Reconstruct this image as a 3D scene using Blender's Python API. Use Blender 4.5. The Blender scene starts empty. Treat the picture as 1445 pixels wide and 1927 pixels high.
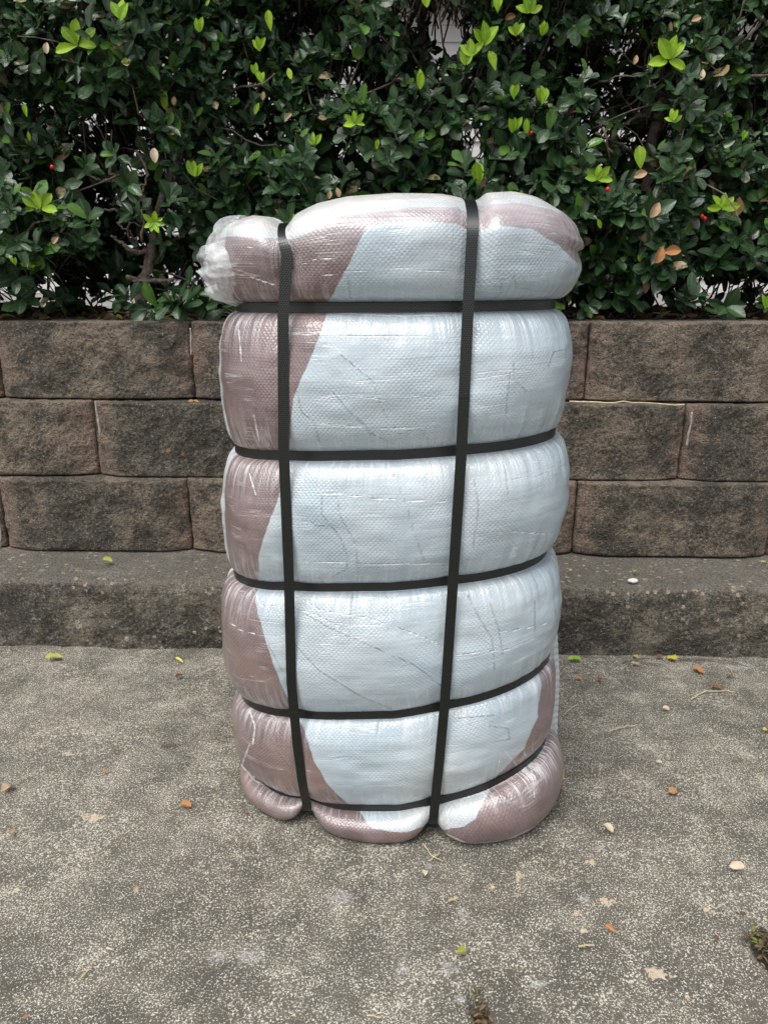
import bpy, math, random
import numpy as np
from math import radians as R, sin, cos, tan, pi
from mathutils import Vector

# ------------------------------------------------------------------ camera, world, sun
scene = bpy.context.scene
COL = scene.collection
CAM_H, PITCH, F, CX, CY = 0.68, R(17.0), 1392.0, 722.5, 963.5
cam_data = bpy.data.cameras.new('camera')
cam_data.sensor_fit = 'VERTICAL'; cam_data.sensor_height = 36.0; cam_data.lens = 36.0 * F / 1927.0
cam_data.clip_start = 0.02; cam_data.clip_end = 500
cam = bpy.data.objects.new('camera', cam_data); COL.objects.link(cam)
cam.location = (0, 0, CAM_H); cam.rotation_euler = (R(90) - PITCH, 0, 0)
scene.camera = cam

SUN_EL, SUN_AZ = R(62), R(215)          # azimuth clockwise from +Y: behind the camera, to the left
w = bpy.data.worlds.new('World'); scene.world = w; w.use_nodes = True
nt = w.node_tree; nt.nodes.clear()
sky = nt.nodes.new('ShaderNodeTexSky'); sky.sky_type = 'NISHITA'; sky.sun_disc = False
sky.sun_elevation = SUN_EL; sky.sun_rotation = SUN_AZ; sky.dust_density = 4.0; sky.air_density = 1.0; sky.ozone_density = 1.0
hs = nt.nodes.new('ShaderNodeHueSaturation'); hs.inputs['Saturation'].default_value = 0.32
bg = nt.nodes.new('ShaderNodeBackground'); bg.inputs['Strength'].default_value = 0.15
wo = nt.nodes.new('ShaderNodeOutputWorld')
nt.links.new(sky.outputs[0], hs.inputs['Color']); nt.links.new(hs.outputs[0], bg.inputs['Color']); nt.links.new(bg.outputs[0], wo.inputs[0])
sd = bpy.data.lights.new('sun', 'SUN'); sd.energy = 1.5; sd.angle = R(45); sd.color = (1.0, 0.97, 0.92)
sun = bpy.data.objects.new('sun', sd); COL.objects.link(sun)
sdir = Vector((sin(SUN_AZ) * cos(SUN_EL), cos(SUN_AZ) * cos(SUN_EL), sin(SUN_EL)))
sun.rotation_euler = sdir.to_track_quat('Z', 'Y').to_euler(); sun.location = sdir * 10
scene.view_settings.view_transform = 'Standard'; scene.view_settings.look = 'None'
scene.view_settings.exposure = 0.55; scene.view_settings.gamma = 1.0
scene.render.engine = 'CYCLES'
scene.cycles.use_denoising = True
scene.cycles.max_bounces = 6; scene.cycles.transparent_max_bounces = 12

# ------------------------------------------------------------------ helpers
def at(u, v, Y):
    """world point seen at photo pixel (u, v) on the vertical plane at distance Y"""
    xc = (u - CX) / F; yc = -(v - CY) / F
    dy = cos(PITCH) + yc * sin(PITCH); dz = -sin(PITCH) + yc * cos(PITCH)
    t = Y / dy
    return np.array([xc * t, Y, CAM_H + dz * t])
def on_z(u, v, z):
    xc = (u - CX) / F; yc = -(v - CY) / F
    dy = cos(PITCH) + yc * sin(PITCH); dz = -sin(PITCH) + yc * cos(PITCH)
    t = (z - CAM_H) / dz
    return np.array([xc * t, dy * t, z])
def to_px(P):
    P = np.asarray(P); dx = P[..., 0]; dy = P[..., 1]; dz = P[..., 2] - CAM_H
    zc = dy * cos(PITCH) - dz * sin(PITCH); yc = dy * sin(PITCH) + dz * cos(PITCH)
    return CX + F * dx / zc, CY - F * yc / zc

def _h(ix, iy, iz, seed):
    n = (ix.astype(np.int64) * 374761393 + iy.astype(np.int64) * 668265263 + iz.astype(np.int64) * 2147483647 + seed * 974711) & 0xffffffff
    n = ((n ^ (n >> 13)) * 1274126177) & 0xffffffff
    n = ((n ^ (n >> 16)) * 2246822519) & 0xffffffff
    return ((n ^ (n >> 15)) & 0xffffff) / float(0xffffff)
def vnoise(P, seed=0):
    P = np.asarray(P, float); I = np.floor(P).astype(np.int64); f = P - I; f = f * f * (3 - 2 * f)
    x, y, z = I[..., 0], I[..., 1], I[..., 2]; fx, fy, fz = f[..., 0], f[..., 1], f[..., 2]
    r = 0
    for dx in (0, 1):
        for dy in (0, 1):
            for dz in (0, 1):
                wgt = (fx if dx else 1 - fx) * (fy if dy else 1 - fy) * (fz if dz else 1 - fz)
                r = r + wgt * _h(x + dx, y + dy, z + dz, seed)
    return r * 2 - 1
def fbm(P, octaves=4, seed=0, gain=0.5):
    a, s, r = 1.0, 0.0, 0
    P = np.asarray(P, float)
    for o in range(octaves):
        r = r + a * vnoise(P * 2 ** o + 17.3 * o, seed + o); s += a; a *= gain
    return r / s

def mesh_obj(name, V, faces, mat, parent=None, smooth=True, attrs=None, uv=None, mats=None, midx=None):
    """faces: (n,k) int array, or list of such arrays"""
    if not isinstance(faces, (list, tuple)): faces = [faces]
    faces = [np.asarray(f, np.int32) for f in faces if len(f)]
    V = np.asarray(V, np.float32)
    me = bpy.data.meshes.new(name)
    nl = sum(f.size for f in faces); nf = sum(len(f) for f in faces)
    me.vertices.add(len(V)); me.vertices.foreach_set('co', V.ravel())
    me.loops.add(nl); me.polygons.add(nf)
    li = np.concatenate([f.ravel() for f in faces])
    tot = np.concatenate([np.full(len(f), f.shape[1], np.int32) for f in faces])
    st = np.concatenate([[0], np.cumsum(tot)[:-1]]).astype(np.int32)
    me.loops.foreach_set('vertex_index', li)
    me.polygons.foreach_set('loop_start', st)
    me.polygons.foreach_set('loop_total', tot)
    me.polygons.foreach_set('use_smooth', np.full(nf, smooth))
    if midx is not None: me.polygons.foreach_set('material_index', np.asarray(midx, np.int32))
    me.update(calc_edges=True); me.validate()
    for k, a in (attrs or {}).items():
        at_ = me.attributes.new(k, 'FLOAT', 'POINT'); at_.data.foreach_set('value', np.asarray(a, np.float32))
    if uv is not None:
        ul = me.uv_layers.new(name='UVMap'); ul.data.foreach_set('uv', np.asarray(uv, np.float32)[li].ravel())
    for m in (mats or [mat]): me.materials.append(m)
    o = bpy.data.objects.new(name, me); COL.objects.link(o)
    if parent is not None: o.parent = parent
    return o
def tag(o, label=None, cat=None, group=None, kind=None):
    for k, v in (('label', label), ('category', cat), ('group', group), ('kind', kind)):
        if v: o[k] = v
    return o
def empty(name, loc=(0, 0, 0)):
    o = bpy.data.objects.new(name, None); COL.objects.link(o); o.location = loc; o.empty_display_size = 0.05
    return o
def grid_faces(nu, nv, wrap_u=False):
    i = np.arange(nu if wrap_u else nu - 1); j = np.arange(nv - 1)
    I, J = np.meshgrid(i, j, indexing='ij'); I = I.ravel(); J = J.ravel(); I2 = (I + 1) % nu
    return np.stack([I * nv + J, I2 * nv + J, I2 * nv + J + 1, I * nv + J + 1], 1)
def tube(points, radii, n=7, seed=0, wob=0.0):
    P = np.asarray(points, float); m = len(P)
    T = np.gradient(P, axis=0); T /= np.linalg.norm(T, axis=1)[:, None] + 1e-9
    ref = np.array([0.3, 0.9, 0.2]); ref = ref / np.linalg.norm(ref)
    A = np.cross(T, ref); A /= np.linalg.norm(A, axis=1)[:, None] + 1e-9; B = np.cross(T, A)
    th = np.arange(n) * 2 * pi / n
    r = np.asarray(radii, float)[:, None]
    ring = P[:, None] + r[..., None] * (A[:, None] * np.cos(th)[None, :, None] + B[:, None] * np.sin(th)[None, :, None])
    if wob: ring = ring + wob * r[..., None] * fbm(ring * 60, 2, seed)[..., None] * 1.0
    V = ring.reshape(-1, 3)
    I, J = np.meshgrid(np.arange(m - 1), np.arange(n), indexing='ij'); I = I.ravel(); J = J.ravel(); J2 = (J + 1) % n
    Fq = np.stack([I * n + J, I * n + J2, (I + 1) * n + J2, (I + 1) * n + J], 1)
    V = np.vstack([V, P[:1], P[-1:]]); c0, c1 = len(V) - 2, len(V) - 1
    j = np.arange(n); j2 = (j + 1) % n
    Ft = np.vstack([np.stack([np.full(n, c0), j2, j], 1), np.stack([np.full(n, c1), (m - 1) * n + j, (m - 1) * n + j2], 1)])
    return V, Fq, Ft
class Bag:
    def __init__(s): s.V = []; s.Q = []; s.T = []; s.n = 0
    def add(s, V, Q=None, T=None):
        s.V.append(V)
        if Q is not None and len(Q): s.Q.append(np.asarray(Q) + s.n)
        if T is not None and len(T): s.T.append(np.asarray(T) + s.n)
        s.n += len(V)
    def build(s, name, mat, parent=None, **k):
        fs = ([np.vstack(s.Q)] if s.Q else []) + ([np.vstack(s.T)] if s.T else [])
        return mesh_obj(name, np.vstack(s.V), fs, mat, parent, **k)
def smooth_path(pts, n=24):
    P = np.asarray(pts, float); t = np.concatenate([[0], np.cumsum(np.linalg.norm(np.diff(P, axis=0), axis=1))]); t /= t[-1]
    s = np.linspace(0, 1, n); Q = np.stack([np.interp(s, t, P[:, k]) for k in range(P.shape[1])], 1)
    for _ in range(2): Q[1:-1] = (Q[:-2] + 2 * Q[1:-1] + Q[2:]) / 4
    return Q

# ------------------------------------------------------------------ material helper
class M:
    def __init__(s, name):
        s.m = bpy.data.materials.new(name); s.m.use_nodes = True; s.t = s.m.node_tree; s.t.nodes.clear()
        s.out = s.n('ShaderNodeOutputMaterial'); s.b = s.n('ShaderNodeBsdfPrincipled'); s.l(s.b.outputs[0], s.out.inputs[0])
        s.tc = s.n('ShaderNodeTexCoord')
    def n(s, t, **k):
        x = s.t.nodes.new(t)
        for a, v in k.items(): setattr(x, a, v)
        return x
    def l(s, a, b): s.t.links.new(a, b)
    def set(s, **k):
        for a, v in k.items():
            i = s.b.inputs[a.replace('_', ' ')]
            if hasattr(v, 'is_output'): s.l(v, i)
            else: i.default_value = v
        return s
    def inp(s, sock, v):
        if hasattr(v, 'is_output'): s.l(v, sock)
        else: sock.default_value = v
    def mapping(s, vec, scale=(1, 1, 1), rot=(0, 0, 0), loc=(0, 0, 0)):
        m = s.n('ShaderNodeMapping'); s.l(vec, m.inputs[0]); m.inputs['Scale'].default_value = scale
        m.inputs['Rotation'].default_value = rot; m.inputs['Location'].default_value = loc; return m.outputs[0]
    def noise(s, vec, scale, detail=2, rough=0.5, dist=0.0, col=False):
        x = s.n('ShaderNodeTexNoise'); s.l(vec, x.inputs['Vector']); x.inputs['Scale'].default_value = scale
        x.inputs['Detail'].default_value = detail; x.inputs['Roughness'].default_value = rough; x.inputs['Distortion'].default_value = dist
        return x.outputs['Color' if col else 'Fac']
    def voro(s, vec, scale, feature='F1', out='Distance', rnd=1.0):
        x = s.n('ShaderNodeTexVoronoi'); x.feature = feature; s.l(vec, x.inputs['Vector']); x.inputs['Scale'].default_value = scale
        x.inputs['Randomness'].default_value = rnd
        return x.outputs[out]
    def math(s, op, a, b=0.0, c=None, clamp=False):
        x = s.n('ShaderNodeMath', operation=op); x.use_clamp = clamp; s.inp(x.inputs[0], a); s.inp(x.inputs[1], b)
        if c is not None: s.inp(x.inputs[2], c)
        return x.outputs[0]
    def ramp(s, fac, a, b, lo=0.0, hi=1.0, smooth=True):
        x = s.n('ShaderNodeMapRange'); x.interpolation_type = 'SMOOTHSTEP' if smooth else 'LINEAR'
        s.inp(x.inputs['Value'], fac); s.inp(x.inputs['From Min'], a); s.inp(x.inputs['From Max'], b)
        x.inputs['To Min'].default_value = lo; x.inputs['To Max'].default_value = hi; return x.outputs[0]
    def mix(s, fac, a, b, mode='MIX'):
        x = s.n('ShaderNodeMix', data_type='RGBA', blend_type=mode); s.inp(x.inputs[0], fac)
        for sock, v in ((x.inputs[6], a), (x.inputs[7], b)):
            s.inp(sock, v if hasattr(v, 'is_output') else (*v, 1.0) if len(v) == 3 else v)
        return x.outputs[2]
    def attr(s, name):
        x = s.n('ShaderNodeAttribute', attribute_name=name); return x.outputs['Fac']
    def bump(s, h, dist, strength=1.0, normal=None):
        x = s.n('ShaderNodeBump'); s.l(h, x.inputs['Height']); x.inputs['Distance'].default_value = dist; x.inputs['Strength'].default_value = strength
        if normal is not None: s.l(normal, x.inputs['Normal'])
        return x.outputs[0]

# ---- concrete driveway
def mat_driveway():
    s = M('weathered_concrete'); o = s.tc.outputs['Object']
    big = s.noise(o, 3.2, 4, 0.6); mid = s.noise(o, 14, 4, 0.6); patch = s.noise(o, 45, 3, 0.6)
    base = s.mix(s.ramp(big, .35, .65), (.064, .060, .049), (.104, .097, .078))
    base = s.mix(s.ramp(mid, .35, .7), base, (.128, .113, .088))
    base = s.mix(s.ramp(s.noise(o, 8, 3), .55, .7, 0, .35), base, (.15, .115, .09))
    dens = s.math('ADD', s.math('MULTIPLY', big, .10), s.math('ADD', s.math('MULTIPLY', mid, .16), s.math('MULTIPLY', patch, .14)))
    sw = s.mapping(o, (1, 1.0, 1))
    sp1 = s.noise(sw, 520, 2.5, 0.72, 0.4)
    f1 = s.ramp(s.math('ADD', sp1, dens), .742, .80)
    dust = s.ramp(s.math('ADD', s.noise(o, 150, 3, .7), dens), .74, .90, 0, .4)
    speck = s.mix(s.noise(o, 500, 1), (.38, .36, .29), (.74, .71, .61))
    c = s.mix(dust, base, (.30, .285, .25)); c = s.mix(f1, c, speck)
    v = s.voro(o, 46); vs = s.voro(o, 46, out='Color')
    blot = s.math('MULTIPLY', s.ramp(s.math('ADD', v, s.math('MULTIPLY', sp1, .35)), .30, .22), s.ramp(s.noise(o, 6, 2), .60, .66))
    c = s.mix(s.math('MULTIPLY', blot, .5), c, (.50, .43, .33))
    sn = s.noise(o, 130, 4, .75)
    c = s.mix(s.ramp(s.math('ADD', s.math('MULTIPLY', s.attr('stain'), .75), s.math('MULTIPLY', sn, 2.0)), 1.50, 1.62, 0, .8), c, (.56, .46, .34))
    c = s.mix(s.ramp(s.math('ADD', s.math('MULTIPLY', s.attr('chalk'), .8), s.math('MULTIPLY', sn, 1.8)), 1.30, 1.95, 0, .55), c, (.52, .52, .51))
    c = s.mix(s.ramp(s.attr('dirt'), .1, .6, 0, .9), c, (.018, .014, .010))
    s.set(Base_Color=c, Roughness=.92, Normal=s.bump(s.math('ADD', s.math('MULTIPLY', sp1, .6), s.noise(o, 120, 3)), .0035, .9))
    return s.m
# ---- split face wall block
def mat_block(dark=1.0, ledge=False):
    s = M('split_face_concrete' if not ledge else 'footing_concrete'); o = s.tc.outputs['Object']
    oi = s.n('ShaderNodeObjectInfo')
    sh = s.n('ShaderNodeVectorMath', operation='ADD'); s.l(o, sh.inputs[0]); s.l(oi.outputs['Location'], sh.inputs[1]); o = sh.outputs[0]
    big = s.noise(o, 5.5, 4, .62); mid = s.noise(o, 22, 5, .65); fine = s.noise(o, 160, 4, .7); grit = s.noise(o, 420, 2, .6)
    pink = (.238, .190, .142); brown = (.158, .140, .106); blk = (.042, .039, .033)
    if ledge: pink = (.205, .182, .138); brown = (.125, .113, .088)
    rv = s.math('ADD', big, s.math('MULTIPLY', s.math('SUBTRACT', oi.outputs['Random'], .5), .16))
    c = s.mix(s.ramp(rv, .42, .62), brown, pink)
    c = s.mix(s.ramp(s.math('ADD', s.math('MULTIPLY', rv, .35), s.math('ADD', s.math('MULTIPLY', mid, .45), s.math('MULTIPLY', fine, .5))), .72, .56, 0, .85), c, blk)
    edge = s.attr('edge')
    c = s.mix(s.math('MULTIPLY', edge, s.ramp(mid, .35, .6)), c, (.27, .185, .145))
    c = s.mix(s.ramp(s.math('ADD', s.math('MULTIPLY', fine, .7), s.math('MULTIPLY', grit, .5)), .66, .78, 0, .75), c, (.27, .225, .19))
    wh = s.ramp(s.voro(o, 210), .20, .13); wm = s.ramp(s.voro(o, 210, out='Color'), .80, .84)
    c = s.mix(s.math('MULTIPLY', wh, wm), c, (.62, .58, .52))
    if ledge:
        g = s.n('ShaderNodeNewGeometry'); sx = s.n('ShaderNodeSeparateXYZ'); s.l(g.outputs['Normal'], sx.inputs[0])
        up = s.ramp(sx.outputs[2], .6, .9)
        st = s.ramp(s.voro(o, 75), .36, .28); sm = s.ramp(s.voro(o, 75, out='Color'), .55, .57)
        tone = s.mix(s.voro(o, 75, out='Color'), (.35, .22, .12), (.45, .38, .30))
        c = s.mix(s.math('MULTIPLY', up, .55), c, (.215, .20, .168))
        c = s.mix(s.math('MULTIPLY', s.math('MULTIPLY', st, sm), s.ramp(s.noise(o, 9, 3), .36, .52, 0, .95)), c, tone)
        lich = s.ramp(s.math('ADD', s.math('MULTIPLY', s.noise(o, 30, 5, .7), .6), s.math('MULTIPLY', fine, .45)), .56, .68)
        c = s.mix(s.math('MULTIPLY', lich, .55), c, (.33, .32, .28))
    pit = s.noise(s.mapping(o, (1, 1, 1.3)), 300, 3, .75)
    c = s.mix(s.ramp(pit, .47, .39, 0, .8), c, (.016, .014, .012)); c = s.mix(s.ramp(pit, .58, .66, 0, .6), c, (.38, .34, .27) if ledge else (.36, .29, .225))
    lo = s.ramp(s.voro(o, 16), .10, .05); lm = s.ramp(s.voro(o, 16, out='Color'), .80, .82)
    c = s.mix(s.math('MULTIPLY', s.math('MULTIPLY', lo, lm), s.ramp(fine, .3, .5)), c, (.42, .20, .07))
    h = s.math('ADD', s.math('MULTIPLY', mid, 1.2), s.math('ADD', s.math('MULTIPLY', fine, .8), s.math('MULTIPLY', pit, .6)))
    s.set(Base_Color=c, Roughness=.93, Normal=s.bump(h, .010, 1.0)); return s.m
def simple(name, col, rough=.8, nscale=0, col2=None, bump=0, spec=.5):
    s = M(name); o = s.tc.outputs['Object']
    if nscale:
        n = s.noise(o, nscale, 4, .6); s.set(Base_Color=s.mix(s.ramp(n, .35, .65), col, col2 or col), Roughness=rough)
        if bump: s.set(Normal=s.bump(n, bump))
    else: s.set(Base_Color=(*col, 1), Roughness=rough)
    s.b.inputs['Specular IOR Level'].default_value = spec
    return s.m
# ---- leaves (attribute 'tone' 0..1 varies each leaf, 'mid' marks the midrib)
def mat_leaf(name, c0, c1, rib, rough=.32, spec=.5, trans=.0, dead=None, coat=0):
    s = M(name); tone = s.attr('tone'); mid = s.attr('mid'); o = s.tc.outputs['Object']
    c = s.mix(tone, c0, c1)
    c = s.mix(s.ramp(s.noise(o, 90, 3), .35, .7, 0, .5), c, tuple(x * .7 for x in c0))
    c = s.mix(s.ramp(mid, .75, 1.0, 0, .55), c, rib)
    if dead is not None:
        c = s.mix(s.math('MULTIPLY', s.ramp(s.math('FRACT', s.math('MULTIPLY', tone, 37.7)), .972, .98), s.ramp(s.noise(o, 60, 2), .45, .55)), c, dead)
    if dead is not None: c = s.mix(s.ramp(s.math('FRACT', s.math('MULTIPLY', tone, 91.3)), .915, .92, 0, .8), c, (.085, .19, .025) if coat == 0 else dead)
    veins = s.noise(o, 260, 2)
    s.set(Base_Color=c, Roughness=s.ramp(s.math('FRACT', s.math('MULTIPLY', tone, 13.1)), 0, 1, rough * .8, rough * 1.5), Normal=s.bump(s.math('ADD', veins, mid), .0012, .5))
    s.b.inputs['Specular IOR Level'].default_value = spec
    if trans:
        tr = s.n('ShaderNodeBsdfTranslucent'); s.l(s.mix(.5, c, c1), tr.inputs[0])
        mx = s.n('ShaderNodeMixShader'); mx.inputs[0].default_value = trans
        s.l(s.b.outputs[0], mx.inputs[1]); s.l(tr.outputs[0], mx.inputs[2]); s.l(mx.outputs[0], s.out.inputs[0])
    return s.m
# ---- wrapped sack
def mat_sack():
    s = M('film_wrapped_woven_sack'); uv = s.tc.outputs['UV']; o = s.tc.outputs['Object']
    sdf = s.attr('mauve'); side = s.attr('side'); pinch = s.attr('pinch'); topw = s.attr('topwhite')
    wob = s.math('MULTIPLY', s.math('SUBTRACT', s.noise(o, 60, 3), .5), 6.0)
    mv = s.ramp(s.math('ADD', sdf, wob), -1.2, 1.2)
    big = s.noise(o, 7, 3, .5); mid = s.noise(o, 28, 4, .6)
    blue = s.mix(s.ramp(big, .35, .65), (.368, .445, .495), (.425, .487, .522))
    blue = s.mix(s.ramp(s.noise(o, 4.3, 2), .55, .72, 0, .45), blue, (.50, .465, .42))
    mauve = s.mix(s.ramp(mid, .35, .65), (.122, .082, .080), (.180, .130, .132))
    mauve = s.mix(s.ramp(s.noise(o, 11, 2), .52, .70, 0, .7), mauve, (.215, .135, .105))
    # weave: fine threads and film dimples, their glints painted in as paler dots
    wx = s.n('ShaderNodeTexWave', wave_type='BANDS', bands_direction='X'); wy = s.n('ShaderNodeTexWave', wave_type='BANDS', bands_direction='Y')
    dj = s.n('ShaderNodeVectorMath', operation='ADD'); nn = s.noise(uv, 14, 2, .5, col=True)
    sc = s.n('ShaderNodeVectorMath', operation='SCALE'); s.l(nn, sc.inputs[0]); sc.inputs['Scale'].default_value = .010
    s.l(uv, dj.inputs[0]); s.l(sc.outputs[0], dj.inputs[1]); ud = dj.outputs[0]
    rot = s.mapping(ud, (1, 1, 1), (0, 0, R(45)))
    for wv in (wx, wy):
        s.l(rot, wv.inputs['Vector']); wv.inputs['Scale'].default_value = 82; wv.inputs['Distortion'].default_value = .0
    dots = s.math('MULTIPLY', wx.outputs['Fac'], wy.outputs['Fac'])
    th = s.n('ShaderNodeTexWave', wave_type='BANDS', bands_direction='X'); s.l(ud, th.inputs['Vector']); th.inputs['Scale'].default_value = 150
    mauve = s.mix(s.math('MULTIPLY', th.outputs['Fac'], .22), mauve, (.36, .27, .27))
    mauve = s.mix(s.math('MULTIPLY', s.ramp(dots, .55, .9), .22), mauve, (.42, .36, .37))
    blue = s.mix(s.math('MULTIPLY', s.ramp(dots, .5, .9), .22), blue, (.62, .68, .70))
    c = s.mix(mv, blue, mauve)
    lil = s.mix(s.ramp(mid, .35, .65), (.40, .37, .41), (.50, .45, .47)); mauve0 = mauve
    c = s.mix(s.math('MULTIPLY', s.math('MULTIPLY', s.attr('film_sky_haze'), mv), s.ramp(s.noise(s.mapping(uv, (3, 20, 1)), 5, 3), .3, .7, .55, 1)), c, lil)  # lilac over the mauve: layered film, with its sky sheen painted into the colour
    # printed side panel
    vc = s.voro(o, 60, out='Color'); spots = s.ramp(s.voro(o, 60), .42, .30)
    pr = s.mix(s.math('MULTIPLY', spots, s.ramp(s.noise(o, 17, 2), .5, .58)), (.62, .68, .72), s.mix(.55, vc, (.7, .35, .35)))
    c = s.mix(side, c, pr)
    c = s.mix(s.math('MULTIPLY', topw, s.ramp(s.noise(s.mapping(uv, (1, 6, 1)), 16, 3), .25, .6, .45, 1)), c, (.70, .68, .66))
    # dark creases of the inner cloth
    cv = s.mapping(uv, (6.5, 3.0, 1), (0, 0, R(14)))
    dv = s.n('ShaderNodeVectorMath', operation='ADD'); n2 = s.noise(uv, 22, 4, .6, col=True)
    sc2 = s.n('ShaderNodeVectorMath', operation='SCALE'); s.l(n2, sc2.inputs[0]); sc2.inputs['Scale'].default_value = .22
    s.l(cv, dv.inputs[0]); s.l(sc2.outputs[0], dv.inputs[1])
    ce = s.voro(dv.outputs[0], 1.25, 'DISTANCE_TO_EDGE')
    crack = s.math('MULTIPLY', s.ramp(ce, .010, .002), s.ramp(s.noise(uv, 7, 2), .62, .68))
    jn = s.math('MULTIPLY', s.math('SUBTRACT', s.noise(o, 200, 3, .7), .5), 3.2); brk = s.ramp(s.noise(o, 90, 2), .34, .46, .5, 1)
    crack = s.math('MAXIMUM', crack, s.math('MULTIPLY', s.ramp(s.math('ABSOLUTE', s.math('ADD', s.attr('creasedark'), jn)), 2.9, .8), brk))
    c = s.mix(s.math('MULTIPLY', crack, .38), c, (.17, .17, .18))
    # film creases: stress-whitened hairlines, mostly across, and along the pleats near the straps
    hv = s.mapping(uv, (2.2, 46, 1), (0, 0, R(-3)))
    hn = s.noise(hv, 1.0, 4, .65, .3); hl = s.ramp(s.math('ABSOLUTE', s.math('SUBTRACT', hn, .5)), .014, .002)
    hm = s.ramp(s.noise(uv, 13, 3), .50, .62)
    vv = s.mapping(uv, (70, 5, 1), (0, 0, R(5))); vn = s.noise(vv, 1.0, 4, .65, .4)
    vl = s.ramp(s.math('ABSOLUTE', s.math('SUBTRACT', vn, .5)), .05, .006)
    lines = s.math('MAXIMUM', s.math('MULTIPLY', hl, s.math('MULTIPLY', hm, .45)), s.math('MULTIPLY', vl, s.math('MULTIPLY', pinch, .85)))
    lines = s.math('MAXIMUM', lines, s.math('MULTIPLY', s.ramp(s.math('ABSOLUTE', s.math('ADD', s.attr('creasewhite'), s.math('MULTIPLY', jn, 1.2))), 2.4, .4), brk))
    c = s.mix(s.math('MULTIPLY', lines, .65), c, (.78, .78, .79))
    h = s.math('MULTIPLY', dots, s.ramp(s.noise(uv, 11, 3), .35, .65, .06, .28))
    h = s.math('ADD', h, s.math('MULTIPLY', lines, .55))
    h = s.math('ADD', h, s.math('MULTIPLY', hn, .8))
    h = s.math('ADD', h, s.math('MULTIPLY', vn, s.math('ADD', s.math('MULTIPLY', pinch, 2.6), .1)))
    h = s.math('SUBTRACT', h, s.math('MULTIPLY', crack, .3))
    h = s.math('ADD', h, s.math('MULTIPLY', s.noise(uv, 45, 3), 1.0))
    nb = s.bump(h, .0016, .85)
    s.set(Base_Color=c, Roughness=.40, Normal=nb, Coat_Weight=.85, Coat_Roughness=.21, Coat_Normal=nb, Coat_IOR=1.62)
    s.b.inputs['Specular IOR Level'].default_value = .45
    return s.m
def mat_strap():
    s = M('embossed_black_strap'); uv = s.tc.outputs['UV']
    r1 = s.mapping(uv, (1, .62, 1), (0, 0, R(45)))
    wx = s.n('ShaderNodeTexWave', bands_direction='X'); wy = s.n('ShaderNodeTexWave', bands_direction='Y')
    for x in (wx, wy): s.l(r1, x.inputs['Vector']); x.inputs['Scale'].default_value = 165
    h = s.math('MULTIPLY', wx.outputs['Fac'], wy.outputs['Fac'])
    c = s.mix(h, (.002, .003, .003), (.006, .009, .009))
    s.set(Base_Color=c, Roughness=.24, Normal=s.bump(h, .0004, .6)); s.b.inputs['Specular IOR Level'].default_value = .7
    return s.m
def mat_film():
    s = M('clear_crumpled_film'); o = s.tc.outputs['Object']
    n = s.noise(o, 90, 4, .6, .5)
    s.set(Base_Color=(.82, .84, .85, 1), Roughness=.22, Normal=s.bump(n, .004, .8))
    tr = s.n('ShaderNodeBsdfTransparent'); mx = s.n('ShaderNodeMixShader')
    s.l(s.ramp(s.noise(o, 40, 3), .3, .7, .22, .52), mx.inputs[0]); s.l(tr.outputs[0], mx.inputs[1]); s.l(s.b.outputs[0], mx.inputs[2]); s.l(mx.outputs[0], s.out.inputs[0])
    return s.m

MT = dict(drive=mat_driveway(), block=mat_block(), footing=mat_block(ledge=True),
    soil=simple('dark_soil', (.030, .022, .016), .95, 60, (.065, .048, .034), .01),
    path=simple('pale_path', (.17, .16, .15), .9, 8, (.24, .225, .21)),
    siding=simple('pale_siding', (.42, .41, .40), .7, 3, (.47, .46, .45)), winglass=simple('dark_window_glass', (.03, .035, .04), .08),
    trim=simple('white_trim', (.8, .8, .78), .5), roof=simple('roof_shingles', (.10, .09, .085), .9, 30, (.16, .15, .14)),
    bark=simple('grey_brown_bark', (.085, .064, .050), .9, 120, (.165, .13, .105), .004),
    twig=simple('pale_twig', (.075, .056, .042), .85, 60, (.19, .15, .11)),
    leaf=mat_leaf('dark_glossy_leaf', (.017, .045, .019), (.042, .092, .032), (.085, .14, .05), .27, .50, .06, dead=(.30, .22, .12)),
    young=mat_leaf('young_lime_leaf', (.20, .38, .02), (.36, .56, .03), (.42, .56, .12), .40, .4, .30),
    tan=mat_leaf('dry_tan_leaf', (.38, .24, .13), (.52, .38, .24), (.55, .45, .30), .7, .3, .15),
    orange=mat_leaf('dry_orange_leaf', (.32, .13, .05), (.46, .24, .10), (.45, .28, .15), .7, .3, .1),
    brown=mat_leaf('dry_brown_leaf', (.13, .065, .035), (.20, .11, .055), (.22, .13, .08), .7, .3, .1),
    yellow=mat_leaf('yellow_leaf', (.55, .46, .05), (.62, .56, .08), (.65, .60, .25), .5, .4, .2),
    olive=mat_leaf('olive_leaf', (.28, .30, .05), (.40, .42, .08), (.45, .45, .2), .5, .4, .2),
    pale=mat_leaf('bleached_leaf', (.55, .44, .30), (.66, .57, .43), (.5, .4, .3), .7, .3, .1),
    litter=mat_leaf('litter_leaf', (.055, .038, .022), (.22, .155, .075), (.2, .15, .08), .7, .3, .05, dead=(.14, .20, .03), coat=1),
    berry=simple('red_berry', (.55, .015, .015), .25), straw=simple('dry_straw', (.42, .34, .20), .8, 90, (.55, .47, .30)),
    sack=mat_sack(), strap=mat_strap(), film=mat_film())

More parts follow.
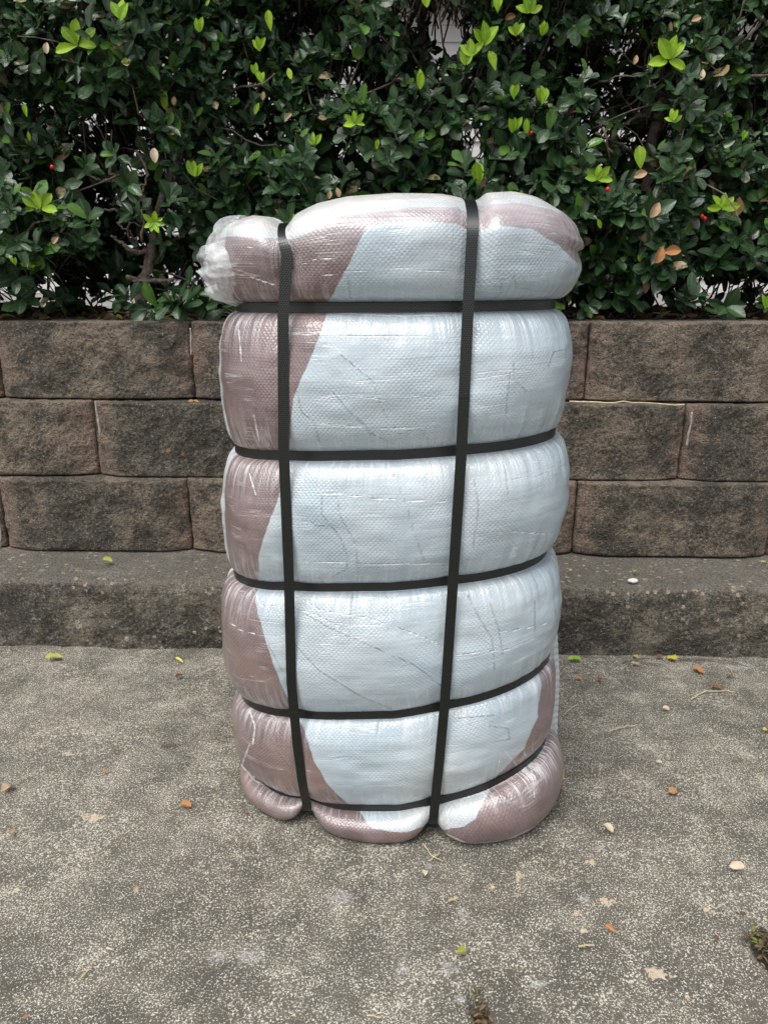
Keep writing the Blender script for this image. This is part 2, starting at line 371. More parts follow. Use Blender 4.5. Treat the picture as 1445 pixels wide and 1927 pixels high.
# ------------------------------------------------------------------ ground
YAW = R(-1.9)                                  # the wall turns a little nearer on the right
YW = 1.455                                     # face of the lowest wall course
def wxy(x, y): return x * cos(YAW) - (y - YW) * sin(YAW), YW + x * sin(YAW) + (y - YW) * cos(YAW)
def sheet(name, xs, ys, z, mat, rough=0.0, seed=1, parent=None, hfun=None):
    X, Y = np.meshgrid(xs, ys, indexing='ij'); P = np.stack([X, Y, np.full_like(X, z)], -1).reshape(-1, 3)
    if rough: P[:, 2] += fbm(P * 9, 4, seed) * rough
    if hfun is not None: P[:, 2] += hfun(P)
    return mesh_obj(name, P, grid_faces(len(xs), len(ys)), mat, parent)
HOLE = on_z(905, 1900, 0); HOLE2 = on_z(1452, 1790, 0)
def hole(P):
    h = 0
    for c, ax, ay, d in ((HOLE, .010, .028, .016), (HOLE2, .022, .034, .014)):
        q = ((P[:, 0] - c[0]) / ax + .35 * (P[:, 1] - c[1]) / ay) ** 2 + ((P[:, 1] - c[1]) / ay) ** 2 + fbm(P * 90, 3, 5) * .7
        h = h - d * np.clip(1.25 - q, 0, 1)
    return h
xs = np.concatenate([[-60, -10, -3], np.linspace(-1.1, 1.1, 420), [3, 10, 60]])
ys = np.concatenate([[-60, -5, 0], np.linspace(.35, 1.42, 300), [1.9]])
drv = tag(sheet('driveway', xs, ys, 0, MT['drive'], .0022, 3, hfun=hole), kind='structure')
_X, _Y = np.meshgrid(xs, ys, indexing='ij'); _X = _X.ravel(); _Y = _Y.ravel()
def blobs(L):
    r_ = np.zeros(len(_X))
    for u, v, ru, rv in L:
        c_ = on_z(u, v, 0); e_ = on_z(u + ru, v, 0); f_ = on_z(u, v - rv, 0)
        r_ = np.maximum(r_, np.exp(-((_X - c_[0]) / (e_[0] - c_[0])) ** 2 - ((_Y - c_[1]) / (f_[1] - c_[1])) ** 2))
    return r_
for nm_, L_ in (('stain', [(975, 1648, 16, 14), (925, 1668, 13, 9), (1138, 1697, 24, 13), (1083, 1717, 18, 9), (1100, 1752, 13, 9), (1332, 1712, 20, 12), (1240, 1832, 36, 20), (1290, 1880, 12, 9), (172, 1538, 34, 12), (125, 1418, 18, 7), (30, 1676, 12, 8), (1110, 1622, 16, 9), (1066, 1650, 10, 6), (258, 1678, 8, 6), (1010, 1615, 14, 7)]),
                ('chalk', [(755, 1825, 26, 20), (845, 1822, 26, 22), (870, 1718, 18, 22), (800, 1690, 14, 18), (806, 1630, 12, 12), (470, 1800, 46, 30), (410, 1800, 30, 20), (640, 1690, 40, 30), (1100, 1690, 20, 14), (1390, 1255, 60, 8), (1010, 1850, 30, 16), (870, 1880, 22, 16)]),
                ('dirt', [(905, 1905, 16, 34), (1452, 1790, 26, 50)])):
    a_ = drv.data.attributes.new(nm_, 'FLOAT', 'POINT'); a_.data.foreach_set('value', blobs(L_).astype(np.float32))

# ------------------------------------------------------------------ retaining wall
BW, BH, SET = .402, .1572, .026
FOOT_Z = .141
wall = empty('retaining_wall', (0, YW, 0)); wall.rotation_euler = (0, 0, YAW)
tag(wall, 'weathered retaining wall of three courses of split face blocks on a wide footing behind the bale', 'wall')
def block_mesh(x0, x1, z0, z1, yf, seed, depth=.26):
    nx, nz = max(8, int((x1 - x0) / .0022)), int((z1 - z0) / .0022)
    W, H = x1 - x0, z1 - z0
    s = np.linspace(0, 1, nx); t = np.linspace(0, 1, nz)
    S, T = np.meshgrid(s, t, indexing='ij')
    X = x0 + S * W; Z = z0 + T * H
    dxe = np.minimum(S, 1 - S) * W; dze = np.minimum(T, 1 - T) * H
    ch = np.clip(1 - dxe / .062, 0, 1) ** 1.3 * .020                # faceted ends
    P = np.stack([X, np.full_like(X, seed * 1.7), Z], -1)
    n = fbm(P * 30, 6, seed, .68) * .0085 + fbm(P * 7, 2, seed + 9) * .006
    rag = (np.clip(1 - dxe / .005, 0, 1) ** 2 + np.clip(1 - dze / .0035, 0, 1) ** 2) * (.5 + .8 * np.clip(vnoise(P * 24, seed + 4) + .4, 0, 1.4))
    Y = yf + ch - n * np.clip(dze / .012 + .25, 0, 1) + rag * .007
    j = vnoise(P * 55, seed + 3) * .0018
    Xe = X + np.where(dxe < 1e-6, j, 0); Ze = Z + np.where(T < 1e-6, np.abs(j) * .9, 0) - np.where(T > 1 - 1e-6, np.abs(j), 0)
    V = np.stack([Xe, Y, Ze], -1).reshape(-1, 3)
    edge = (np.clip(1 - dxe / .05, 0, 1)).ravel()
    Fq = grid_faces(nx, nz)[:, ::1]
    # border ring pulled back to close the block
    idx = np.arange(nx * nz).reshape(nx, nz)
    ring = np.concatenate([idx[:, 0], idx[-1, 1:], idx[-2::-1, -1], idx[0, -2:0:-1]])
    B = V[ring].copy(); B[:, 1] = yf + depth
    V2 = np.vstack([V, B]); m = len(ring); k = np.arange(m); k2 = (k + 1) % m; o = nx * nz
    side = np.stack([ring[k], o + k, o + k2, ring[k2]], 1)
    return V2, [Fq, side], np.concatenate([edge, np.ones(m) * .3])
def add_block(x0, x1, z0, z1, yf, seed, parent, depth=.26):
    V, Fs, e = block_mesh(x0, x1, z0, z1, yf, seed, depth)
    c = np.array([(x0 + x1) / 2, yf + depth / 2, z0]); V = V - c
    o = mesh_obj('block', V, Fs, MT['block'], parent, attrs={'edge': e}); o.location = c
    return o
def ux(u, v, D): return at(u, v, D)[0]
gap = .0012
seed = 20
for r, jx in enumerate((ux(349, 975, YW), ux(166, 830, YW + SET), ux(351, 680, YW + 2 * SET))):
    z0 = FOOT_Z + r * BH; yf = YW * 0 + r * SET
    k0 = -3
    for k in range(k0, 5):
        a = jx + k * BW
        if a > 1.15 or a + BW < -1.15: continue
        rs = random.Random(seed); dz = rs.uniform(-.0008, .0008)
        add_block(a + gap, a + BW - gap, z0 + .0008 + dz, z0 + BH - .0006 + dz, yf + rs.uniform(-.003, .003), seed, wall); seed += 1
# footing course: long low step with a rough worn edge
def footing():
    LED = .158
    nx = 1000; x = np.linspace(-1.25, 1.25, nx)
    prof = [(-LED + .002, -.02), (-LED, 0)] + [(-LED, .002 + i * .118 / 60) for i in range(60)]
    prof += [(-LED + .004, .126), (-LED + .008, .131), (-LED + .014, .134), (-LED + .022, .1365)] + [(-LED + .024 + i * (LED + .05) / 46, .137 + .004 * i / 46) for i in range(47)]
    prof = np.array(prof); m = len(prof)
    X = np.repeat(x[:, None], m, 1); Y = np.repeat(prof[None, :, 0], nx, 0); Z = np.repeat(prof[None, :, 1], nx, 0)
    P = np.stack([X, Y * 1, Z], -1)
    wf = np.clip((Z - .0) / .02, 0, 1)
    n = fbm(P * 30, 5, 77, .62); nb = fbm(P * 4, 2, 78)
    face = (Y < -LED + .02)
    Y = Y - np.where(face, n * .009 + nb * .006, 0)
    Z = Z + np.where(~face | (Z > .125), n * .0022 + nb * .0015, n * .002) * np.where(Y > -.02, .0, 1)
    V = np.stack([X, Y, Z], -1).reshape(-1, 3)
    o = mesh_obj('footing', V, grid_faces(nx, m), MT['footing'], wall, attrs={'edge': np.zeros(len(V))})
footing()

for pth, D_ in (([(181, 755), (183, 775), (187, 800), (189, 822)], YW + SET), ([(1301, 776), (1299, 800), (1294, 818), (1291, 840)], YW + SET - .02), ([(359, 617), (360, 640), (361, 668)], YW + 2 * SET), ([(0, 985), (2, 1010), (0, 1035)], YW)):
    pts = smooth_path([at(u, v, D_ - .004) for u, v in pth], 20); V, Q, T_ = tube(pts, .0016 + .0012 * np.abs(vnoise(pts * 90, 3)), 6, 3, .8)
    L_ = V - np.array([0, YW, 0]); c_y, s_y = cos(-YAW), sin(-YAW); L_ = np.stack([L_[:, 0] * c_y - L_[:, 1] * s_y, L_[:, 0] * s_y + L_[:, 1] * c_y, L_[:, 2]], 1)
    mesh_obj('mortar_smear', L_, [Q, T_], simple('pale_mortar', (.34, .32, .29), .9, 200, (.22, .20, .18)), wall)

# ------------------------------------------------------------------ planting bed, path and house beyond
BED_Z = .600
xs = np.linspace(-2.2, 2.2, 330); ys = np.linspace(1.66, 2.75, 70)
def bedh(P): return fbm(P * 14, 4, 8) * .012 + np.clip((P[:, 1] - 1.7) / .15, 0, 1) * .006
tag(sheet('planting_bed', xs, ys, BED_Z, MT['soil'], 0, 4, hfun=bedh), kind='structure')
tag(sheet('path', np.linspace(-40, 40, 3), np.array([2.70, 40.0]), BED_Z - .004, MT['path']), kind='structure')
house = empty('house', (0, 9.0, BED_Z)); tag(house, 'pale house wall glimpsed through the gaps of the hedge', 'house')
def box(bag, a, b):
    x0, y0, z0 = a; x1, y1, z1 = b
    V = np.array([[x0, y0, z0], [x1, y0, z0], [x1, y1, z0], [x0, y1, z0], [x0, y0, z1], [x1, y0, z1], [x1, y1, z1], [x0, y1, z1]], float)
    bag.add(V, [[0, 3, 2, 1], [4, 5, 6, 7], [0, 1, 5, 4], [1, 2, 6, 5], [2, 3, 7, 6], [3, 0, 4, 7]])
b = Bag()
for k in range(18):                                  # lap siding
    z = k * .16
    V = np.array([[-6, -.03, z], [6, -.03, z], [6, 0, z + .16], [-6, 0, z + .16], [-6, 3, z], [6, 3, z], [6, 3, z + .16], [-6, 3, z + .16]], float)
    b.add(V, [[0, 1, 2, 3], [1, 5, 6, 2], [5, 4, 7, 6], [4, 0, 3, 7], [0, 4, 5, 1]])
b.build('wall', MT['siding'], house, smooth=False)
b = Bag(); box(b, (-6.3, -.4, 2.88), (6.3, 3.3, 3.0)); box(b, (-6.1, .3, 3.0), (6.1, 2.7, 3.5)); b.build('roof', MT['roof'], house, smooth=False)
for wx_ in (-2.6, 3.0):
    b = Bag(); box(b, (wx_ - .05, -.06, .95), (wx_ + .95, -.035, 1.0)); box(b, (wx_ - .05, -.06, 2.0), (wx_ + .95, -.035, 2.05)); box(b, (wx_ - .05, -.058, 1.0), (wx_, -.036, 2.0)); box(b, (wx_ + .9, -.058, 1.0), (wx_ + .95, -.036, 2.0)); box(b, (wx_ + .43, -.056, 1.0), (wx_ + .47, -.037, 2.0))
    f = b.build('window', MT['trim'], house, smooth=False)
    b = Bag(); box(b, (wx_, -.045, 1.0), (wx_ + .9, -.034, 2.0)); b.build('pane', MT['winglass'], f, smooth=False)

# ------------------------------------------------------------------ leaves
def leaf_template(kind='oval'):
    st = [0, .12, .3, .5, .7, .88, 1.0]
    wd = {'oval': [.05, .30, .49, .56, .50, .29, .02], 'spoon': [.04, .18, .36, .52, .58, .42, .04], 'lance': [.04, .22, .36, .40, .32, .16, .0]}[kind]
    V = []; mid = []
    for s_, w_ in zip(st, wd):
        for q in (-1, -.5, 0, .5, 1):
            V.append((s_, q * w_ * .5, 0)); mid.append(1 - abs(q))
    m = len(st); Fq = []
    for i in range(m - 1):
        for j in range(4):
            a = i * 5 + j; Fq.append((a, a + 1, a + 6, a + 5))
    return np.array(V), np.array(mid), np.array(Fq)
TEMPL = [leaf_template(k) for k in ('oval', 'spoon', 'lance')]
def leaves_mesh(name, base, tdir, ndir, length, width, curl, cup, tone, mat, parent=None, templ=None, rng=None, wavy=.0):
    """base (n,3), tdir along the leaf, ndir up side"""
    n = len(base); tdir = tdir / np.linalg.norm(tdir, axis=1)[:, None]
    b_ = np.cross(ndir, tdir); b_ /= np.linalg.norm(b_, axis=1)[:, None] + 1e-9; nn = np.cross(tdir, b_)
    templ = np.zeros(n, int) if templ is None else templ
    Vs, Fs, tn, md = [], [], [], []
    off = 0
    for k, (TV, TM, TF) in enumerate(TEMPL):
        ix = np.where(templ == k)[0]
        if not len(ix): continue
        L = length[ix][:, None]; Wd = width[ix][:, None]
        lx = TV[None, :, 0]; ly = TV[None, :, 1]
        q = np.abs(ly) / (.25)
        lz = -curl[ix][:, None] * lx ** 2 + cup[ix][:, None] * (q ** 1.3) * .22
        if wavy:
            lz = lz + wavy * np.sin(lx * 9 + ix[:, None] * 1.7) * ly * 1.2
        X = lx * L; Y = ly * L * Wd; Z = lz * L
        P = base[ix][:, None] + X[..., None] * tdir[ix][:, None] + Y[..., None] * b_[ix][:, None] + Z[..., None] * nn[ix][:, None]
        m = TV.shape[0]
        Vs.append(P.reshape(-1, 3)); Fs.append((TF[None] + (np.arange(len(ix)) * m)[:, None, None]).reshape(-1, 4) + off)
        tn.append(np.repeat(tone[ix], m)); md.append(np.tile(TM, len(ix))); off += len(ix) * m
    return mesh_obj(name, np.vstack(Vs), np.vstack(Fs), mat, parent, attrs={'tone': np.concatenate(tn), 'mid': np.concatenate(md)})

hedge = empty('hedge', (0, 1.8, BED_Z))
tag(hedge, 'dense dark green evergreen hedge with lime young shoots growing in the bed above the wall', 'hedge')
HO = np.array([0, 1.8, BED_Z])
rng = np.random.default_rng(7)
# hollows in the foliage: (px u, v, radius u, radius v, how deep: 1 = front layer only, 2 = open right through)
HOLLOWS = [(240, 330, 95, 75, 1), (235, 430, 90, 85, 1), (330, 490, 90, 60, 1), (250, 520, 130, 35, 1), (1190, 215, 85, 85, 1), (1165, 330, 60, 40, 1), (575, 60, 45, 50, 1), (460, 270, 60, 35, 1), (1120, 130, 90, 50, 1), (800, 60, 55, 60, 1), (640, 300, 50, 40, 1),
    (845, 60, 24, 62, 2), (884, 295, 17, 45, 2), (655, 160, 22, 20, 2), (700, 185, 15, 15, 2), (825, 205, 11, 13, 2), (680, 300, 13, 16, 2), (1185, 80, 14, 12, 2), (1400, 60, 22, 20, 2),
    (1060, 230, 22, 26, 1), (1290, 170, 18, 14, 1), (80, 105, 18, 16, 1), (1375, 345, 14, 8, 2), (1320, 545, 130, 15, 2), (60, 548, 90, 10, 2), (1200, 552, 20, 8, 2), (520, 55, 14, 12, 2), (240, 105, 12, 10, 2), (1000, 250, 14, 16, 1), (760, 20, 16, 22, 2)]
def keep(P, thru_only=False):
    u, v = to_px(P); k = np.ones(len(P), bool)
    jit = 1 + .35 * vnoise(np.stack([u / 14, v / 14, u * 0], -1), 3)
    for (a, b_, ra, rb, d) in HOLLOWS:
        if d == 1 and ra > 50: ra, rb = ra * 1.15, rb * 1.15
        if thru_only and d < 2: continue
        ex_ = 15 if d == 2 and rb > 15 else 5 * (d == 2); inside = ((u - a) / (ra + ex_)) ** 2 + ((v - b_) / (rb + ex_)) ** 2 < jit ** 2
        if d == 1: inside &= rng.random(len(P)) < .93
        k &= ~inside
    return k
def front_y(x, z):
    P = np.stack([x, x * 0, z], -1)
    return 1.60 + .09 * vnoise(P * 4.2, 31) + .05 * vnoise(P * 11, 32) - .04 * np.clip((1.0 - z) / .4, 0, 1) + .10 * np.clip((z - 1.25) / .6, 0, 1)
def sprigs(n, layer):
    x = rng.uniform(-1.3, 1.3, n); z = BED_Z + .03 + (rng.random(n)) * 1.15
    z = np.where(rng.random(n) < .12, rng.uniform(1.1, 2.0, n), z)
    yf = front_y(x, z)
    if layer == 0: y = yf + rng.exponential(.030, n)
    elif layer == 1: y = yf + rng.uniform(.08, .30, n)
    else: y = yf + rng.uniform(.30, .62, n)
    P = np.stack([x, y, z], -1); low = z < BED_Z + .10
    k = keep(P, layer > 0) & (keep(P) | (rng.random(n) < (.18 if layer == 1 else 1))) & ~(low & (rng.random(n) < (.62 if layer < 1 else .35)))
    return P[k]
def whorls(P, rng, outward=1.0, nl=(5, 9), L=(.025, .045), spread=1.0):
    base, td, nd, ln, wd, cu, cp, tone, tp, stems = [], [], [], [], [], [], [], [], [], []
    for p in P:
        a = np.array([rng.normal(0, .55), -outward + rng.normal(0, .35), .55 + rng.normal(0, .45)]); a /= np.linalg.norm(a)
        h1 = np.cross(a, [.2, .1, 1]); h1 /= np.linalg.norm(h1); h2 = np.cross(a, h1)
        k = rng.integers(*nl); sz = rng.uniform(*L); ph = rng.uniform(0, 6.28); st = sz * rng.uniform(.7, 1.3); tk = rng.choice([0, 1, 2], p=[.48, .40, .12])
        big = sz * (1.0 + .2 * (p[2] < .95))
        stems.append((p, p + a * st, a))
        for i in range(k):
            f = i / k; th = ph + i * 2.4; rad = np.cos(th) * h1 + np.sin(th) * h2
            op = (1.15 - .55 * f) * spread * rng.uniform(.8, 1.15)
            d = a * cos(op) + rad * sin(op)
            d = d + np.array([0, 0, -.12 + .1 * rng.normal()]); d /= np.linalg.norm(d)
            nrm = a * sin(op) - rad * cos(op) + np.array([0, -.15, .45]) + rng.normal(0, .22, 3)
            base.append(p + a * st * f); td.append(d); nd.append(nrm)
            ln.append(big * rng.uniform(.75, 1.15) * (1 - .25 * f)); wd.append(rng.uniform(.85, 1.15)); cu.append(rng.uniform(-.02, .28)); cp.append(rng.uniform(-.1, .55)); tone.append(rng.random()); tp.append(tk)
    A = lambda q: np.array(q)
    return A(base), A(td), A(nd), A(ln), A(wd), A(cu), A(cp), A(tone), A(tp), stems
P0 = sprigs(5400, 0); P1 = sprigs(4600, 1); P2 = sprigs(6000, 2)
n3 = 2600; P3 = np.stack([rng.uniform(-1.3, 1.3, n3), rng.uniform(1.62, 2.5, n3), rng.uniform(1.38, 2.0, n3)], -1); P3 = P3[keep(P3, True)]  # top cap of sprigs, added to shade the hedge interior from above
PP = np.vstack([P0, P1, P2, P3])
B_, Td, Nd, Ln, Wd, Cu, Cp, Tn, Tp, stems = whorls(PP, rng)
leaves_mesh('foliage', B_ - HO, Td, Nd, Ln, Wd, Cu, Cp, Tn, MT['leaf'], hedge, Tp, wavy=.10)
# twigs inside the hedge: each sprig hangs on a fine stem, thicker ones run through
tw = Bag()
for i, (a, b_, d) in enumerate(stems):
    if i % 3 and i < len(P0): continue
    back = a + np.array([rng.normal(0, .03), rng.uniform(.04, .11), -rng.uniform(.02, .09)])
    mid_ = (a + back) / 2 + rng.normal(0, .008, 3)
    V, Q, T_ = tube([back, mid_, a, b_], [.0019, .0016, .0013, .0010], 4); tw.add(V - HO, Q, T_)
for i in range(620):
    x = rng.uniform(-1.2, 1.2); z = rng.uniform(BED_Z + .12, 1.45); y = front_y(np.array([x]), np.array([z]))[0] + rng.uniform(.02, .35)
    p = np.array([x, y, z]); d = rng.normal(0, 1, 3) * [1, .5, .8] + [0, -.2, .35]; d /= np.linalg.norm(d); L = rng.uniform(.06, .18)
    pts = [p]
    for k in range(5):
        d = d + rng.normal(0, .25, 3); d /= np.linalg.norm(d); pts.append(pts[-1] + d * L / 5)
    if not keep(np.array([pts[2]]), True)[0] and rng.random() < .5: continue
    r0 = rng.uniform(.0013, .0030); V, Q, T_ = tube(pts, np.linspace(r0, r0 * .5, 6), 5); tw.add(V - HO, Q, T_)
tw.build('twigs', MT['twig'], hedge)
# trunks with limbs
def limb(bag, pix, depths, r0, r1, seed):
    pts = np.array([at(u, v, D) for (u, v), D in zip(pix, depths)]); pts = smooth_path(pts, 5 * len(pix))
    pts[1:-1] += rng.normal(0, .0015, (len(pts) - 2, 3))
    V, Q, T_ = tube(pts, np.linspace(r0, r1, len(pts)) * (1 + .15 * rng.normal(0, 1, len(pts))), 8, seed, .35); bag.add(V - HO, Q, T_)
t = Bag(); D = 1.655
limb(t, [(262, 590), (268, 545), (276, 510), (286, 470), (289, 430), (282, 390), (262, 362)], [D] * 7, .013, .007, 1)
limb(t, [(262, 362), (236, 346), (222, 340), (206, 320), (205, 280)], [D, D, D - .01, D - .02, D - .02], .0055, .0025, 2)
limb(t, [(222, 340), (190, 340), (170, 332), (152, 323)], [D - .01, D - .02, D - .03, D - .04], .0032, .0018, 3)
limb(t, [(284, 418), (262, 402), (235, 397), (205, 396), (184, 391)], [D, D - .02, D - .03, D - .03, D - .04], .0042, .0018, 4)
limb(t, [(286, 476), (255, 474), (240, 468), (222, 452), (210, 444)], [D, D - .03, D - .04, D - .05, D - .06], .0060, .0026, 5)
limb(t, [(258, 470), (256, 452), (246, 438), (232, 430), (220, 418)], [D, D - .02, D - .03, D - .04, D - .04], .0032, .0014, 6)
limb(t, [(240, 522), (268, 530), (300, 530), (328, 524)], [D - .02] * 4, .0055, .0045, 7)
limb(t, [(258, 282), (274, 306), (279, 330), (272, 350), (267, 362)], [D - .05] * 5, .0028, .0018, 8)
limb(t, [(276, 346), (258, 348), (233, 347)], [D - .05] * 3, .0018, .0012, 9)
limb(t, [(289, 430), (300, 380), (340, 300), (360, 200), (370, 60), (380, -80)], [D, D + .02, D + .06, D + .08, D + .1, D + .1], .009, .005, 10)
t.build('trunk', MT['bark'], hedge)
t = Bag(); D = 1.78
limb(t, [(1290, 590), (1278, 520), (1255, 440), (1222, 370), (1215, 310), (1232, 240), (1250, 170), (1240, 60), (1250, -80)], [D] * 5 + [D - .03, D - .03, D, D], .017, .008, 11)
limb(t, [(1225, 300), (1190, 290), (1150, 262), (1120, 250)], [D, D - .06, D - .1, D - .12], .005, .0022, 12)
limb(t, [(1240, 210), (1200, 222), (1170, 232), (1150, 260)], [D, D - .06, D - .1, D - .12], .0045, .0018, 13)
limb(t, [(1290, 345), (1330, 310), (1365, 290), (1375, 285)], [D - .1, D - .15, D - .19, D - .2], .0040, .0020, 14)
limb(t, [(1250, 170), (1300, 120), (1350, 100), (1410, 70), (1435, 30)], [D, D - .08, D - .13, D - .15, D - .16], .005, .002, 15)
limb(t, [(1270, 110), (1320, 140), (1390, 150), (1460, 140)], [D, D - .1, D - .14, D - .16], .004, .002, 16)
limb(t, [(1205, 360), (1150, 370), (1110, 365), (1060, 350)], [D, D - .07, D - .11, D - .12], .004, .002, 17)
t.build('trunk', MT['bark'], hedge)
t = Bag(); D = 1.84
limb(t, [(760, 590), (765, 400), (790, 250), (800, 120), (780, -60)], [D] * 5, .015, .007, 18)
limb(t, [(790, 250), (840, 180), (870, 90), (880, -20)], [D] * 4, .006, .003, 19)
limb(t, [(765, 400), (700, 280), (660, 170), (640, 40)], [D] * 4, .007, .003, 20)
t.build('trunk', MT['bark'], hedge)
# lime young shoots at their places: (u, v, leaves, length px, kind of fan)
SHOOTS = [(229, 38, 3, 34, .6), (147, 86, 5, 42, .9), (235, 122, 1, 20, .3), (316, 206, 2, 44, .15), (510, 62, 1, 34, .2), (388, 10, 1, 16, .3), (490, 94, 3, 24, .7), (492, 158, 2, 30, .4), (478, 212, 1, 24, .3), (368, 332, 3, 36, .55), (76, 392, 5, 40, .9), (291, 420, 7, 30, 1.0), (55, 505, 4, 24, .9), (30, 500, 2, 22, .6), (668, 232, 5, 26, 1.0), (592, 272, 3, 24, .8), (708, 282, 1, 26, .4), (548, 150, 1, 22, .3), (378, 60, 2, 26, .6), (52, 220, 2, 24, .5), (55, 265, 1, 18, .4), (480, 140, 2, 22, .5),
    (935, 24, 2, 26, .5), (997, 24, 4, 30, .8), (912, 84, 4, 40, .55), (972, 68, 3, 26, .6), (1022, 66, 3, 30, .5), (886, 108, 3, 40, .7), (930, 134, 1, 42, .2), (876, 122, 2, 28, .6), (790, 168, 2, 36, .3), (1020, 196, 3, 32, .6), (965, 248, 3, 34, .5), (990, 250, 1, 28, .2), (967, 186, 2, 30, .4), (1258, 112, 5, 44, 1.0), (1264, 228, 4, 26, .7), (1205, 318, 1, 46, .15), (1123, 338, 5, 38, .8), (1358, 392, 5, 36, .8), (897, 352, 2, 62, .95), (1440, 580, 3, 36, .7), (1203, 492, 2, 20, .5), (1395, 264, 2, 22, .5), (555, 418, 1, 22, .2), (1130, 430, 1, 22, .4), (979, 368, 1, 16, .4), (800, 12, 2, 26, .7), (1240, 470, 1, 16, .5)]
for i, (u, v, k, L, fan) in enumerate(SHOOTS):
    r = np.random.default_rng(100 + i)
    c = at(u, v, 1.50); c[1] = min(1.56, front_y(c[:1], c[2:])[0] - .03); c = at(u, v, c[1]); mpp = c[1] / F * 1.02
    sz = L * mpp * r.uniform(.66, .84)
    base, td, nd, ln = [], [], [], []
    for j in range(k):
        th = (j - (k - 1) / 2) * fan * (1.0 if k > 1 else 0) * .9 + r.normal(0, .12) + (r.normal(0, .25) if k == 1 else 0)
        d = np.array([sin(th), -.30 + r.normal(0, .2), cos(th)]); base.append(c + r.normal(0, .0012, 3)); td.append(d)
        nd.append(np.array([r.normal(0, .3), -1.0, .25 + r.normal(0, .2)])); ln.append(sz * r.uniform(.8, 1.1))
    A = np.array
    o = leaves_mesh('young_shoot', A(base) - c, A(td), A(nd), A(ln), r.uniform(.75, 1.0, k), r.uniform(0, .25, k), r.uniform(.1, .5, k), r.random(k), MT['young'], hedge, np.full(k, i % 3 if i % 3 < 2 else 0), wavy=.06)
    o.location = c - HO
# a few dry leaves and red berries caught in the hedge
DRY = [(1240, 480, 28, 'orange', .35), (1266, 472, 28, 'orange', 1.4), (620, 366, 14, 'tan', .3), (636, 362, 16, 'tan', -.2), (328, 190, 14, 'tan', .2), (1232, 395, 26, 'tan', .5), (104, 452, 16, 'tan', .8), (291, 292, 22, 'pale', 3.1), (88, 90, 16, 'pale', .2), (1205, 328, 22, 'tan', 1.2), (1195, 112, 14, 'tan', .3), (1310, 35, 16, 'tan', 1.2), (1320, 140, 16, 'pale', .2), (1385, 390, 34, 'brown', .3), (543, 218, 14, 'tan', .9), (495, 180, 14, 'tan', .2), (1213, 540, 22, 'brown', 2.8), (960, 32, 18, 'brown', 1.2)]
for i, (u, v, L, mt, th) in enumerate(DRY):
    c = at(u, v, 1.5); c = at(u, v, front_y(c[:1], c[2:])[0] - .045); A = np.array; sz = L * 1.5 / F * 1.05
    d = A([[sin(th), -.2, cos(th)]]); o = leaves_mesh('dry_leaf', -d * sz / 2, d, A([[.2, -1, .3]]), A([sz]), A([1.1]), A([.2]), A([.9]), A([.5]), MT[mt], hedge)
    o.location = c - HO
def ico(r, n=10, m=7):
    th = np.linspace(0, pi, m); ph = np.arange(n) * 2 * pi / n
    V = np.array([[r * sin(a) * cos(b_), r * sin(a) * sin(b_), r * cos(a)] for b_ in ph for a in th]); return V, grid_faces(n, m, True)
for (u, v) in ((99, 314), (1143, 356), (1325, 411), (1320, 407), (1000, 250)):
    c = at(u, v, 1.5); c = at(u, v, front_y(c[:1], c[2:])[0] - .03)
    V, Q = ico(.0042); o = mesh_obj('berry', V, Q, MT['berry'], hedge); o.location = c - HO
# leaf litter under the hedge
n = 2600
x = rng.uniform(-1.15, 1.15, n); y = rng.uniform(1.60, 2.1, n); P = np.stack([x, y, np.zeros(n)], -1); P[:, 2] = BED_Z + bedh(P) + rng.uniform(.002, .020, n)
td = np.stack([rng.normal(0, 1, n), rng.normal(0, 1, n), rng.normal(0, .25, n)], -1); nd = np.stack([rng.normal(0, .35, n), rng.normal(0, .35, n), np.ones(n)], -1)
tag(leaves_mesh('leaf_litter', P, td, nd, rng.uniform(.018, .042, n), rng.uniform(.7, 1.1, n), rng.uniform(-.3, .4, n), rng.uniform(-.2, 1.0, n), rng.random(n), MT['litter'], None, rng.integers(0, 3, n), wavy=.2), kind='stuff')
bb = Bag()
for i in range(150):
    p = np.array([rng.uniform(-1.1, 1.1), rng.uniform(1.6, 1.9), BED_Z + .012]); th = rng.uniform(0, pi); L = rng.uniform(.03, .10)
    d = np.array([cos(th), sin(th) * .6, 0]); pts = [p + d * L * (k / 4 - .5) + [0, 0, .006 + rng.uniform(0, .012) * (k / 4) + .004 * rng.normal()] for k in range(5)]
    V, Q, T_ = tube(pts, np.full(5, rng.uniform(.0007, .0018)), 5); bb.add(V, Q, T_)
tag(bb.build('twig_litter', MT['twig'], None), kind='stuff')

# ------------------------------------------------------------------ the strapped bale
DS = .905                                      # distance of the silhouette
def X_(u, v, D=DS): return at(u, v, D)[0]
def Z_(u, v, D): return at(u, v, D)[2]
